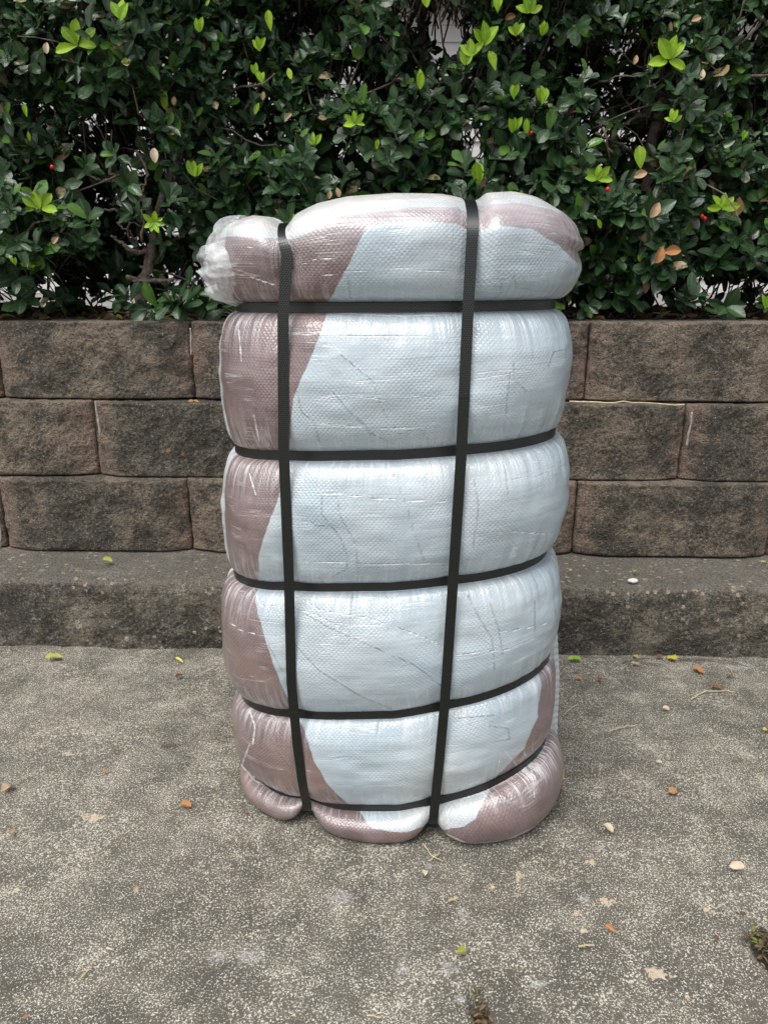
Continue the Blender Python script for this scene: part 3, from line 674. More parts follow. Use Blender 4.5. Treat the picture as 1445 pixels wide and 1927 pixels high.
# grooves bottom to top: left end, front, right end in the photo
G = [dict(l=(497, 1497), f=(735, 1520), r=(1002, 1405), el=(478, 1497), er=(1018, 1405), up=.032, yf=.792, d=(.82, .88)),
     dict(l=(470, 1328), f=(700, 1343), r=(1014, 1243), el=(455, 1322), er=(1026, 1243), up=.022, yf=.790, d=(.85, .88)),
     dict(l=(440, 1083), f=(700, 1103), r=(1022, 1043), el=(440, 1083), er=(1022, 1043), up=.012, yf=.796, d=(.88, .88)),
     dict(l=(441, 847), f=(700, 856), r=(1037, 818), el=(441, 847), er=(1037, 818), up=.008, yf=.796, d=(.88, .88)),
     dict(l=(443, 577), f=(700, 578), r=(1038, 571), el=(443, 577), er=(1038, 571), yf=.800, d=(.88, .88))]
for g in G:
    g['zl'] = Z_(*g['l'], g['d'][0]); g['zr'] = Z_(*g['r'], g['d'][1]); g['zf'] = Z_(*g['f'], g['yf'])
    g['zr'] += g.get('up', 0); g['xl'] = X_(*g['el']); g['xr'] = X_(*g['er'])
# bulges between: silhouette left / right
BU = [dict(l=(459, 1500), r=(1042, 1500), yf=.764), dict(l=(439, 1400), r=(1040, 1300), yf=.775), dict(l=(411, 1160), r=(1049, 1120), yf=.768),
      dict(l=(416, 950), r=(1061, 930), yf=.764), dict(l=(412, 680), r=(1064, 695), yf=.764), dict(l=(402, 490), r=(1078, 495), yf=.762)]
for q in BU: q['xl'] = X_(*q['l']); q['xr'] = X_(*q['r'])
YB = 1.075
NU = 560
phi = np.linspace(0, 2 * pi, NU, endpoint=False)
def sp(v, e): return np.sign(v) * np.abs(v) ** e
rings = []   # each: xl, xr, yf, yb, zl, zf, zr, e, gro (nearness to groove), seg
def lerp(a, b_, t_): return a + (b_ - a) * t_
FLAT = .0055
def ring(xl, xr, yf, yb, zl, zf, zr, gr, seg, e=2 / 2.6, ins=0, tt=0.0): rings.append((xl + ins, xr - ins, yf + ins, yb - ins, zl, zf, zr, gr, seg, e, tt))
# bottom: centre of the underside out to groove 0
g = G[0]; q = BU[0]
for k in range(10): 
    f_ = k / 10; c = (q['xl'] + q['xr']) / 2; hw = (q['xr'] - q['xl']) / 2 * .86 * f_; yc = (q['yf'] + YB) / 2; hy = (YB - q['yf']) / 2 * .84 * f_
    ring(c - hw - 1e-4, c + hw + 1e-4, yc - hy - 1e-4, yc + hy + 1e-4, .0, .0, .0, 0, -1)
for k in range(34):
    a = -pi / 2 + pi * k / 33
    ca = max(cos(a), 0) ** .75; zz = (1 + sin(a)) / 2
    if a < 0: xl = lerp(q['xl'] + .030, q['xl'], ca); xr = lerp(q['xr'] - .030, q['xr'], ca); yf = lerp(q['yf'] + .020, q['yf'], ca); yb = lerp(YB - .03, YB, ca)
    else: xl = lerp(g['xl'], q['xl'], ca); xr = lerp(g['xr'], q['xr'], ca); yf = lerp(g['yf'], q['yf'], ca); yb = lerp(YB - .02, YB, ca)
    ring(xl, xr, yf, yb, (g['zl'] - FLAT) * zz, (g['zf'] - FLAT) * zz, (g['zr'] - FLAT) * zz, max(0, sin(a)) ** 3, 0, tt=k / 33)
for i in range(4):
    g0, g1, q = G[i], G[i + 1], BU[i + 1]; nn_ = 58
    for k in range(nn_ + 1):
        a = -pi / 2 + pi * k / nn_; ca = max(cos(a), 0) ** .80; zz = (1 + sin(a)) / 2
        lin = (.50, .42, .42, .4)[i] * (1 if a < 0 else .35); zz = lerp(zz, .5 + a / pi, lin)
        s_ = lambda key: lerp(lerp(g0[key], g1[key], zz), q[key], ca)
        zc = lambda key: lerp(g0[key] + FLAT, g1[key] - FLAT, zz)
        ca0 = ca; yfv = lerp(lerp(g0['yf'], g1['yf'], zz), q['yf'], max(cos(a), 0) ** .60)
        ring(s_('xl'), s_('xr'), yfv, lerp(YB - .02, YB, ca), zc('zl'), zc('zf'), zc('zr'), abs(sin(a)) ** 3, i + 1, tt=k / nn_)
# top roll
g = G[4]; q = BU[5]
ZTOP = Z_(800, 375, .93)
for k in range(60):
    a = -pi / 2 + pi * k / 59
    if a < 0:
        ca = max(cos(a), 0) ** .72; zz = (1 + sin(a)) * .47
        xl, xr, yf, yb = (lerp(g[m_], q[m_], ca) for m_ in ('xl', 'xr', 'yf', 'yf')); yb = lerp(YB - .02, YB, ca)
    else:
        ca = max(cos(a), 0); zz = .47 + .53 * sin(a) ** .80
        c = (q['xl'] + q['xr']) / 2; hw = (q['xr'] - q['xl']) / 2 * ca ** .36 + 1e-4; yc = (q['yf'] + YB) / 2 + .01 * (1 - ca); hy = (YB - q['yf']) / 2 * ca ** .62 + 1e-4
        xl, xr, yf, yb = c - hw, c + hw, yc - hy, yc + hy
    z0 = lambda m_: lerp(g[m_] + FLAT, ZTOP, zz)
    ring(xl, xr, yf, yb, z0('zl'), z0('zf'), z0('zr'), max(0, -sin(a)) ** 3, 5, tt=k / 59)
RR = np.array(rings); NV = len(RR)
c_, s_n = np.cos(phi)[:, None], np.sin(phi)[:, None]
xl, xr, yf, yb, zl, zf, zr, gr, seg, ee, tt_ = (RR[:, k][None, :] for k in range(11))
cxm, hwm = (xl + xr) / 2, (xr - xl) / 2; cym, hym = (yf + yb) / 2, (yb - yf) / 2
ex = np.where(np.abs(c_) > 0, 1, 1) * ee
BX = cxm + hwm * sp(c_, ex); BY = cym + hym * sp(s_n, ex)
lat = sp(c_, ex); fr = sp(s_n, ex)                              # -1..1 across, -1 front
zmid = (zl + zr) / 2
frw = np.clip(-fr, 0, 1) ** 1.6 * (1 - np.abs(lat) ** 2.2)
BZ = zmid + (zr - zl) / 2 * np.where(lat > 0, lat ** 1, -np.abs(lat) ** 1.6) + (zf - zmid) * np.clip(1 - np.abs(lat) ** np.where(lat > 0, 1.35, 2.6), 0, 1) * np.where(fr < 0, 1, .4)
BY = BY - np.where(seg <= 0, .085, .05) * (BX - cxm)
# vertical strap lines x(z)
SL = [(548, 425, .90), (538, 480, .78), (527, 600, .765), (529, 850, .765), (540, 1100, .765), (545, 1300, .768), (556, 1420, .77), (575, 1525, .79)]
SR = [(866, 388, .92), (884, 450, .79), (880, 600, .765), (868, 850, .765), (852, 1100, .765), (836, 1330, .768), (822, 1470, .775), (812, 1565, .79)]
def sx_of(S):
    Pn = np.array([at(*p) for p in S]); o_ = np.argsort(Pn[:, 2]); return lambda z: np.interp(z, Pn[o_, 2], Pn[o_, 0])
SX = [sx_of(SL), sx_of(SR)]
# skyline of the three top lobes and outline of the three bottom lobes
TOPL = [(380, 500), (400, 455), (420, 425), (450, 408), (490, 406), (520, 413), (540, 430), (556, 434), (572, 408), (610, 391), (660, 380), (740, 375), (820, 376), (852, 381), (866, 392), (880, 390), (898, 372), (940, 367), (985, 371), (1020, 381), (1050, 397), (1070, 425), (1085, 450)]
tu = np.array([X_(u, v, .93) for u, v in TOPL]); tz = np.array([Z_(u, v, .93) for u, v in TOPL])
base_z = np.where(seg == 5, zmid, 0)
ztx = np.interp(BX, tu, tz); zg = G[4]['zf'] + FLAT
fac = (ztx - zg) / (ZTOP - zg)
up = np.clip(tt_ * 1.0, 0, 1) ** .8
BZ = np.where(seg == 5, zg + (BZ - zg) * lerp(1, fac, up), BZ)
for k, f in enumerate(SX):
    xs_ = f(BZ); dx = np.abs(BX - xs_); dd = np.clip(dx - .0068, 0, None)
    front = (fr < 0.3)
    # pinch of the vertical strap into the face
    amp = np.where(seg == 5, .013, np.where(seg <= 0, .022, .0045)) * np.where(seg == 5, np.clip(tt_ * 3, .2, 1), 1) * np.where(seg < 0, 0, 1)
    BY = BY + np.exp(-dd / np.where((seg == 5) | (seg <= 0), .016, .010)) * amp * np.clip(-fr * 1.5, 0, 1)
    # gather: bottom lobes lift off the ground beside the strap
    BZ = BZ + np.where((seg <= 0), np.exp(-dd / .014) * .020 * (1 - np.clip(BZ / .05, 0, 1)), 0)
# lumps, pleats
P = np.stack([BX, BY, BZ], -1)
nrm = np.stack([lat * np.abs(lat), fr * np.abs(fr), np.zeros_like(BX)], -1); nrm /= np.linalg.norm(nrm, axis=-1)[..., None] + 1e-6
live = np.where(seg < 0, 0, 1)
lump = fbm(P * 8, 3, 41) * .0085 + fbm(P * np.array([14, 14, 34]), 3, 42) * .0030
arc = np.cumsum(np.linalg.norm(np.diff(np.concatenate([P[:, 140:141], P[:1, 140:141]], 0)[:, 0], axis=0), axis=1))
ang = np.concatenate([[0], arc[:-1]])[:, None] * np.ones_like(BX)
pn = fbm(np.stack([ang * 95, BZ * 6, seg * 3.1 + BX * 0], -1), 3, 50)
sidew = .35 + .65 * np.clip((np.abs(lat) - .45) / .4, 0, 1)
pleat = pn * .0042 * gr ** .8 * (1 - gr ** 8 * .7) * sidew
botp = np.where(seg == 0, .5, 0)
P = P + nrm * ((lump + pleat) * live * (1 - .75 * gr))[..., None] + nrm * (pleat * live * .5)[..., None]
# the roll ends: gathered, creased cloth on the left and right of the top roll
endw = np.where(seg == 5, np.clip((np.abs(lat) - .80) / .2, 0, 1), 0)
rad = np.arctan2(P[..., 2] - (zg + .055), P[..., 1] - .92)
P = P + nrm * (endw * fbm(np.stack([rad * 3.2, P[..., 0] * 9, lat * 2], -1), 3, 60) * .008)[..., None]
P[..., 2] = np.maximum(P[..., 2], .0015 + np.where(seg < 0, 0, .0))
BP = P.copy()
# surface chart for the cloth: arc length round the bale, arc length up it
vl = np.concatenate([[0], np.cumsum(np.linalg.norm(np.diff(P[3 * NU // 4], axis=0), axis=1))])
UV = np.stack([ang * np.ones((1, NV)), vl[None, :] * np.ones((NU, 1))], -1).reshape(-1, 2)
# printed cloth: where the mauve ground meets the pale blue
def poly_sdf(U, V_, poly):
    p = np.array(poly, float); d = np.full(U.shape, 1e9); ins = np.zeros(U.shape, bool); n_ = len(p)
    for i in range(n_):
        a, b_ = p[i], p[(i + 1) % n_]; ab = b_ - a; t_ = np.clip(((U - a[0]) * ab[0] + (V_ - a[1]) * ab[1]) / (ab @ ab + 1e-9), 0, 1)
        d = np.minimum(d, np.hypot(U - a[0] - t_ * ab[0], V_ - a[1] - t_ * ab[1]))
        c1 = (a[1] > V_) != (b_[1] > V_)
        with np.errstate(all='ignore'): xi = (b_[0] - a[0]) * (V_ - a[1]) / (b_[1] - a[1] + 1e-12) + a[0]
        ins ^= c1 & (U < xi)
    return np.where(ins, d, -d)
POLY_L = [(690, 425), (655, 500), (620, 565), (612, 600), (595, 650), (570, 705), (552, 750), (546, 800), (546, 835), (540, 880), (520, 950), (500, 1000), (488, 1040), (487, 1090), (480, 1130), (495, 1190), (512, 1240), (530, 1290), (550, 1330), (572, 1370), (590, 1430), (615, 1475), (645, 1505), (680, 1530), (690, 1550), (705, 1560), (760, 1568), (812, 1550), (812, 1700), (200, 1700), (200, 470), (430, 445), (500, 448), (553, 450), (600, 428), (647, 407), (770, 391), (858, 390), (880, 402), (900, 387), (980, 382), (1040, 396), (1110, 396), (1110, 505), (1080, 492), (1052, 462), (1000, 430), (930, 424), (890, 440), (860, 420), (770, 416)]
POLY_R = [(1200, 1232), (1030, 1240), (1011, 1258), (1018, 1290), (1010, 1350), (985, 1410), (955, 1440), (925, 1470), (915, 1500), (895, 1540), (872, 1556), (825, 1562), (825, 1700), (1200, 1700)]
U_, V__ = to_px(P)
sdf = np.maximum(poly_sdf(U_, V__, POLY_L), poly_sdf(U_, V__, POLY_R))
DARKC = [[(560, 735), (568, 775), (590, 790), (600, 830)], [(625, 735), (655, 770), (690, 800), (700, 830)], [(640, 665), (700, 715), (720, 770), (750, 815), (790, 805), (805, 830)], [(660, 775), (700, 815), (740, 835)], [(965, 680), (965, 710), (990, 735)], [(958, 700), (952, 760), (948, 810)], [(1062, 655), (1040, 662), (1030, 690)], [(652, 510), (660, 560)], [(965, 515), (972, 540), (1000, 545)],
    [(605, 930), (605, 965), (640, 1010), (655, 1050), (650, 1070), (625, 1085)], [(633, 930), (640, 970), (668, 1020), (675, 1080)], [(735, 880), (765, 950), (775, 990), (800, 1060)], [(890, 900), (900, 950), (893, 1000), (890, 1030)], [(945, 870), (955, 930)], [(585, 980), (600, 990), (612, 985)], [(870, 900), (862, 960)],
    [(560, 1145), (620, 1180), (700, 1215), (780, 1250), (830, 1290)], [(545, 1200), (600, 1260), (680, 1310), (740, 1335)], [(663, 1115), (660, 1160), (658, 1205)], [(880, 1120), (900, 1160), (925, 1200), (930, 1260)], [(920, 1130), (938, 1185), (945, 1230)], [(1005, 1130), (1005, 1190)], [(505, 1210), (530, 1260)], [(920, 1365), (955, 1370), (958, 1390), (930, 1395)], [(860, 1350), (930, 1345)], [(545, 1440), (520, 1410), (510, 1380)]]
WHITEC = [[(555, 1118), (600, 1148), (700, 1165), (800, 1200), (860, 1232), (960, 1222), (1010, 1200)], [(478, 1108), (492, 1140), (530, 1140), (590, 1155), (640, 1180)], [(560, 925), (640, 930), (720, 940), (860, 945)], [(570, 1055), (700, 1062), (840, 1060)], [(432, 1170), (460, 1190), (480, 1192)], [(620, 800), (720, 806), (830, 805)], [(470, 1335), (480, 1365), (476, 1400)], [(500, 1340), (520, 1352)], [(478, 780), (488, 830)], [(470, 890), (482, 930)], [(950, 1412), (972, 1440), (968, 1480)], [(940, 1425), (930, 1470), (900, 1500)], [(985, 1415), (1000, 1450), (1005, 1500)], [(825, 1562), (880, 1588), (950, 1582), (1010, 1555)], [(640, 590), (760, 596), (850, 592)], [(640, 632), (860, 634)], [(450, 620), (455, 680)], [(470, 1400), (455, 1440), (480, 1470), (540, 1500)], [(940, 1190), (1000, 1180), (1030, 1172)], [(900, 1010), (960, 1000), (1040, 1005)], [(590, 470), (650, 465), (700, 462)], [(600, 520), (660, 510), (760, 506), (860, 512)], [(420, 470), (470, 465), (520, 478)], [(425, 510), (470, 520), (515, 535)], [(560, 500), (600, 485), (640, 488)]]
def polydist(L, U, V_):
    d = np.full(U.shape, 60.)
    for pl in L:
        for a, b_ in zip(pl[:-1], pl[1:]):
            a = np.array(a, float); ab = np.array(b_, float) - a; t_ = np.clip(((U - a[0]) * ab[0] + (V_ - a[1]) * ab[1]) / (ab @ ab), 0, 1)
            d = np.minimum(d, np.hypot(U - a[0] - t_ * ab[0], V_ - a[1] - t_ * ab[1]))
    return np.where(fr < .3, d, 60.)
CD, CW = polydist(DARKC, U_, V__), polydist(WHITEC, U_, V__)
side = np.clip((fr + np.where((lat < 0) & (seg > 2) & (seg < 5), .44, .15) + .04 * vnoise(P * 30, 6)) / .05, 0, 1) * np.where(lat < 0, 1, .6)
side = np.clip(side, 0, 1)
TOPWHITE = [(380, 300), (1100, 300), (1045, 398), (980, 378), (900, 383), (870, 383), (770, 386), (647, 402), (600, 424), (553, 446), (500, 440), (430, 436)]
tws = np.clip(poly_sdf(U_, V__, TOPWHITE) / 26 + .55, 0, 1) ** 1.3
pinch = np.clip(gr * .95 * (.35 + .65 * sidew) * np.ones_like(BX) + endw * .8, 0, 1)
for f in SX: pinch = np.maximum(pinch, np.exp(-np.abs(BX - f(BZ)) / .012) * np.where((seg == 5) | (seg == 0), .8, .15))
bale = empty('strapped_bale', (0.01, .92, 0)); BO = np.array([.01, .92, 0])
tag(bale, 'tall bale of pale blue and mauve cloth under clear film, cinched with black straps', 'bale')
Vb = P.reshape(-1, 3) - BO
Fb = grid_faces(NU, NV, True)
mesh_obj('wrapped_sack', Vb, Fb[:, ::-1], MT['sack'], bale, attrs={'mauve': sdf.ravel(), 'side': side.ravel(), 'pinch': pinch.ravel(), 'film_sky_haze': (np.where(seg == 5, np.clip((520 - V__) / 130, 0, 1) ** 1.2 * .8, 0) + np.where(seg == 5, 0, np.clip(pinch, 0, 1) * .25)).ravel(), 'creasedark': CD.ravel(), 'creasewhite': CW.ravel(), 'topwhite': (tws * (fr < .99)).ravel()}, uv=UV)

def hull2(pts):
    pts = sorted(set((round(float(a), 6), round(float(b_), 6)) for a, b_ in pts))
    def half(ps):
        h = []
        for p in ps:
            while len(h) >= 2 and (h[-1][0] - h[-2][0]) * (p[1] - h[-2][1]) - (h[-1][1] - h[-2][1]) * (p[0] - h[-2][0]) <= 0: h.pop()
            h.append(p)
        return h
    lo = half(pts); hi = half(pts[::-1]); return np.array(lo[:-1] + hi[:-1])
def resample_closed(H, n_):
    Hc = np.vstack([H, H[:1]]); t_ = np.concatenate([[0], np.cumsum(np.linalg.norm(np.diff(Hc, axis=0), axis=1))])
    s_ = np.linspace(0, t_[-1], n_, endpoint=False); return np.stack([np.interp(s_, t_, Hc[:, k]) for k in range(2)], 1), t_[-1]
def ribbon(name, C, Nout, Wdir, width, thick, parent, total, twist=None):
    n_ = len(C); hw = width / 2; ht = thick / 2
    cs = [(-hw, -ht), (-hw, ht), (-hw * .5, ht), (0, ht), (hw * .5, ht), (hw, ht), (hw, -ht), (0, -ht)]
    V = np.stack([C + Wdir * a + Nout * b_ for a, b_ in cs], 1).reshape(-1, 3); m = len(cs)
    I, J = np.meshgrid(np.arange(n_), np.arange(m), indexing='ij'); I = I.ravel(); J = J.ravel(); I2 = (I + 1) % n_; J2 = (J + 1) % m
    Fq = np.stack([I * m + J, I2 * m + J, I2 * m + J2, I * m + J2], 1)
    # v coordinate grows along the strap; the closing row repeats
    uvl = np.stack([np.tile(np.array([c[0] for c in cs]), n_), np.repeat(np.arange(n_) * total / n_, m)], 1)
    o = mesh_obj(name, V - BO, Fq, MT['strap'], parent, uv=uvl, smooth=False); return o
SW = .0116
# horizontal straps lie in the grooves
for gi, g in enumerate(G):
    j = [k for k in range(NV) if RR[k, 8] == (gi) and RR[k, 10] > .99][0]
    ringp = (BP[:, j] + BP[:, j + 1]) / 2
    H = hull2(ringp[:, :2]); Q, tot = resample_closed(H, 420)
    for _ in range(3): Q = (np.roll(Q, 1, 0) + 2 * Q + np.roll(Q, -1, 0)) / 4
    T = np.roll(Q, -1, 0) - np.roll(Q, 1, 0); T /= np.linalg.norm(T, axis=1)[:, None]; N = np.stack([T[:, 1], -T[:, 0]], 1)
    cen = Q.mean(0)
    if ((Q - cen) * N).sum() < 0: N = -N
    Q = Q + N * .0012
    # height from the groove ring nearest in angle
    a0 = np.arctan2(ringp[:, 1] - cen[1], ringp[:, 0] - cen[0]); a1 = np.arctan2(Q[:, 1] - cen[1], Q[:, 0] - cen[0]); od = np.argsort(a0)
    zq = np.interp(a1, np.concatenate([a0[od] - 2 * pi, a0[od], a0[od] + 2 * pi]), np.tile(ringp[od, 2], 3))
    for _ in range(6): zq = (np.roll(zq, 1) + 2 * zq + np.roll(zq, -1)) / 4
    C = np.stack([Q[:, 0], Q[:, 1], zq], 1); N3 = np.stack([N[:, 0], N[:, 1], zq * 0], 1)
    T3 = np.roll(C, -1, 0) - np.roll(C, 1, 0); T3 /= np.linalg.norm(T3, axis=1)[:, None]; W3 = np.cross(T3, N3); W3 /= np.linalg.norm(W3, axis=1)[:, None]
    ribbon('strap', C, N3, W3, SW * .93, .0009, bale, tot)
# vertical straps bridge from bulge to bulge (their path is the taut hull of the profile)
for f in SX:
    pts = []
    for j in range(NV):
        col = BP[:, j]
        for half in (slice(NU // 2, NU), slice(0, NU // 2)):
            cc = col[half]; o_ = np.argsort(cc[:, 0]); zz = cc[:, 2].mean(); xv = f(zz)
            if cc[o_[0], 0] < xv < cc[o_[-1], 0]:
                pts.append((np.interp(xv, cc[o_, 0], cc[o_, 1]), np.interp(xv, cc[o_, 0], cc[o_, 2])))
    H = hull2(pts); Q, tot = resample_closed(H, 700)
    for _ in range(4): Q = (np.roll(Q, 1, 0) + 2 * Q + np.roll(Q, -1, 0)) / 4
    T = np.roll(Q, -1, 0) - np.roll(Q, 1, 0); T /= np.linalg.norm(T, axis=1)[:, None]; N = np.stack([T[:, 1], -T[:, 0]], 1); cen = Q.mean(0)
    if ((Q - cen) * N).sum() < 0: N = -N
    Q = Q + N * .0026; Q[:, 1] = np.maximum(Q[:, 1], .0012)
    C = np.stack([f(Q[:, 1]), Q[:, 0], Q[:, 1]], 1); N3 = np.stack([N[:, 0] * 0, N[:, 0], N[:, 1]], 1)
    T3 = np.roll(C, -1, 0) - np.roll(C, 1, 0); T3 /= np.linalg.norm(T3, axis=1)[:, None]; W3 = np.cross(T3, N3); W3 /= np.linalg.norm(W3, axis=1)[:, None]
    ribbon('strap', C, N3, W3, SW, .0009, bale, tot)

# loose film bagging out round the left end of the roll
def film_end(name, cen, r0, xo, seed, a0, a1, closed, fold):
    na, nr = 190, 60; a = np.linspace(a0, a1, na); r = np.linspace(0, 1, nr); A_, R_ = np.meshgrid(a, r, indexing='ij')
    S_ = np.stack([np.cos(A_), np.sin(A_), R_ * .9], -1)
    ruf = fbm(S_ * 2.1, 3, seed) * fold + (.5 - np.abs(vnoise(S_ * np.array([5.5, 5.5, 1.2]), seed + 1))) * fold * .55
    prof = np.sqrt(np.clip(1 - (R_ * closed) ** 2.6, 0, 1))
    rad_ = r0 * prof * (1 + ruf * (.35 + .65 * R_))
    X = cen[0] - xo * R_ ** .9 * (1 + .5 * fbm(S_ * 1.6, 3, seed + 5)); 
    Y = cen[1] + rad_ * np.cos(A_) * 1.55; Z = cen[2] + rad_ * np.sin(A_) * .95
    V = np.stack([X, Y, Z], -1).reshape(-1, 3)
    return mesh_obj(name, V - BO, grid_faces(na, nr), MT['film'], bale)
ce = at(466, 489, .90)
film_end('loose_film', ce, .050, .044, 71, 0, 2 * pi, .99, .10)
film_end('loose_film', ce + [.006, -.006, -.006], .048, .052, 75, 2.6, 5.4, .85, .13)
# crimped white hem at the right back corner
zs = np.linspace(.02, .30, 240); ws = np.linspace(0, 1, 26); Zs, Ws = np.meshgrid(zs, ws, indexing='ij')
hx = np.interp(Zs, [.02, .06, .16, .24, .30], [X_(1030, 1530, .93), X_(1038, 1490, .93), X_(1040, 1400, .93), X_(1036, 1300, .93), X_(1018, 1240, .93)])
Vh = np.stack([hx - Ws * .022 + .0004 * np.sin(Zs * 620) * (Ws < .25), .925 + Ws * -.02 + .0005 * np.cos(Zs * 620 + 2 * Ws) + .004 * fbm(np.stack([Zs * 20, Ws * 2, Ws], -1), 2, 5), Zs], -1).reshape(-1, 3)
mesh_obj('sack_hem', Vh - BO, grid_faces(240, 26), simple('white_sack_hem', (.44, .47, .49), .4), bale)

# ------------------------------------------------------------------ fallen leaves, chips, twigs: every one a thing
FL = [ # u, v, length px, angle deg, mat, template, width, surface, label
 (102, 1241, 34, 8, 'olive', 0, .8, 'g', 'long yellow green fallen leaf on the driveway at the far left by the footing'),
 (338, 1246, 20, -20, 'yellow', 2, .8, 'g', 'small curled yellow leaf on the driveway left of the bale close to the footing'),
 (338, 1275, 14, 50, 'brown', 0, 1, 'g', 'tiny brown leaf scrap just in front of the curled yellow leaf'),
 (203, 1058, 22, -10, 'olive', 0, 1, 'f', 'yellow green leaf lying on the footing ledge left of the bale'),
 (15, 1487, 20, 70, 'tan', 1, 1.5, 'g', 'orange tan crumpled leaf at the left edge of the driveway'),
 (350, 1518, 22, -10, 'orange', 0, 1.3, 'g', 'torn orange leaf on the driveway left of the foot of the bale'),
 (198, 1455, 12, 0, 'orange', 0, 1.1, 'g', 'small rust coloured leaf between the torn orange leaf and the left edge'),
 (25, 1568, 11, 60, 'tan', 0, 1.2, 'g', 'tiny tan leaf scrap at the left edge below the crumpled leaf'),
 (1080, 1244, 27, -8, 'young', 0, .9, 'g', 'fresh lime green leaf on the driveway just right of the bale'),
 (1193, 1237, 14, 70, 'yellow', 2, 1.1, 'g', 'small yellow leaf standing against the footing among twigs'),
 (1263, 1241, 18, 110, 'yellow', 0, 1.1, 'g', 'cupped yellow leaf beside the footing right of the standing one'),
 (1195, 1252, 20, 0, 'tan', 2, .9, 'g', 'pale tan leaf lying across twigs below the standing yellow leaf'),
 (1240, 1238, 16, 10, 'brown', 0, 1, 'g', 'brown leaf between two yellow leaves along the footing'),
 (1313, 1263, 20, -50, 'orange', 0, 1.1, 'g', 'rust brown curled leaf on the driveway right of the yellow leaves'),
 (1345, 1296, 26, -15, 'brown', 0, .9, 'g', 'dark brown leaf touching the long bent twig'),
 (1088, 1279, 14, 0, 'orange', 0, 1.0, 'g', 'small orange brown leaf below the fresh lime leaf'),
 (1127, 1281, 10, 60, 'brown', 0, 1.2, 'g', 'tiny dark leaf scrap right of the small orange brown leaf'),
 (1050, 1466, 26, 120, 'yellow', 1, 1.2, 'g', 'bright yellow leaf touching the right foot of the bale'),
 (1051, 1482, 20, 60, 'orange', 0, 1.1, 'g', 'ochre leaf under the bright yellow one at the right foot of the bale'),
 (1265, 1493, 22, 20, 'orange', 0, 1.3, 'g', 'round orange tan leaf on the open driveway right of the bale'),
 (1145, 1563, 20, -60, 'pale', 2, 1.3, 'g', 'angular pale tan leaf in front and right of the bale'),
 (1385, 1637, 34, 0, 'pale', 0, .85, 'g', 'cupped cream coloured leaf near the right edge of the driveway'),
 (1147, 1753, 20, -35, 'orange', 0, .9, 'g', 'slim copper leaf on the driveway in front of the bale'),
 (1347, 1770, 13, 10, 'brown', 0, 1.2, 'g', 'small grey brown leaf in front of the cupped cream leaf'),
 (868, 1795, 24, 15, 'olive', 1, 1.2, 'g', 'yellow green ragged leaf on the driveway in front of the bale'),
 (1438, 1377, 14, 20, 'yellow', 0, 1.1, 'g', 'small yellow leaf on the driveway at the right edge'),
 (1418, 1377, 9, 0, 'yellow', 0, .8, 'g', 'tiny yellow scrap just left of the yellow leaf at the right edge'),
 (1240, 1438, 12, 0, 'pale', 1, 1.5, 'g', 'square whitish chip on the driveway above the round orange leaf'),
 (1252, 1337, 13, -30, 'pale', 0, 1.2, 'g', 'small whitish leaf scrap below the long bent twig'),
 (257, 1678, 12, 40, 'tan', 0, 1.0, 'g', 'little tan leaf chip on the driveway in front of the bale on the left'),
 (207, 1791, 16, -5, 'pale', 2, .7, 'g', 'slim whitish sliver on the driveway in the lower left'),
 (463, 1531, 12, 100, 'orange', 0, .8, 'g', 'small orange leaf tucked against the left foot of the bale'),
 (1300, 900, 26, -5, 'olive', 2, .8, 'w', 'yellow green leaf resting on the lowest block course right of the bale'),
 (1073, 1076, 10, 30, 'yellow', 0, 1.1, 'f', 'tiny yellow leaf scrap on the footing ledge right beside the bale'),
 (1193, 1077, 11, 60, 'olive', 0, 1.0, 'f', 'small olive leaf scrap on the footing ledge above the white pebble'),
 (1436, 1060, 10, 0, 'yellow', 0, 1.0, 'f', 'tiny yellow scrap on the footing ledge at the right edge'),
 (50, 1918, 11, 30, 'orange', 0, 1.0, 'g', 'tiny orange scrap at the bottom left corner of the driveway'),
 (1420, 1838, 10, 30, 'pale', 0, .6, 'g', 'cream splinter beside the debris filled hollow at the right edge'),
 (365, 760, 22, 10, 'orange', 0, .6, 'w2', 'rust coloured leaf lying on the middle course left of the bale'),
 (800, 1648, 12, 80, 'pale', 1, 1.2, 'g', 'white chip on the driveway in front of the right strap of the bale'),
]
A = np.array
for i, (u, v, L, ang_, mt, tp, wd_, surf, lab) in enumerate(FL):
    r = np.random.default_rng(500 + i)
    if surf == 'g': c = on_z(u, v, .003)
    elif surf == 'f': c = on_z(u, v, FOOT_Z + .004)
    elif surf == 'w': c = on_z(u, v, FOOT_Z + BH + .003)
    else: c = on_z(u, v, FOOT_Z + 2 * BH + .003)
    zc = c[1] * cos(PITCH) - (c[2] - CAM_H) * sin(PITCH); sz = .88 * L * zc / F
    a_ = R(ang_); d = A([cos(a_), sin(a_) * 1.5, .12 * r.normal()]); sz *= np.linalg.norm(d[:2]) * .95 + .05; d /= np.linalg.norm(d)
    o = leaves_mesh('fallen_leaf', A([-d * sz * .5 + [0, 0, .003 + .14 * sz]]), A([d]), A([[.15 * r.normal(), .15 * r.normal() - .2, 1.]]), A([sz]), A([wd_ * 1.15]), A([r.uniform(.05, .35)]), A([r.uniform(.1, .9)]), A([r.random()]), MT[mt], None, A([tp]), wavy=.3)
    o.location = c; tag(o, lab, 'leaf', 'fallen leaves')
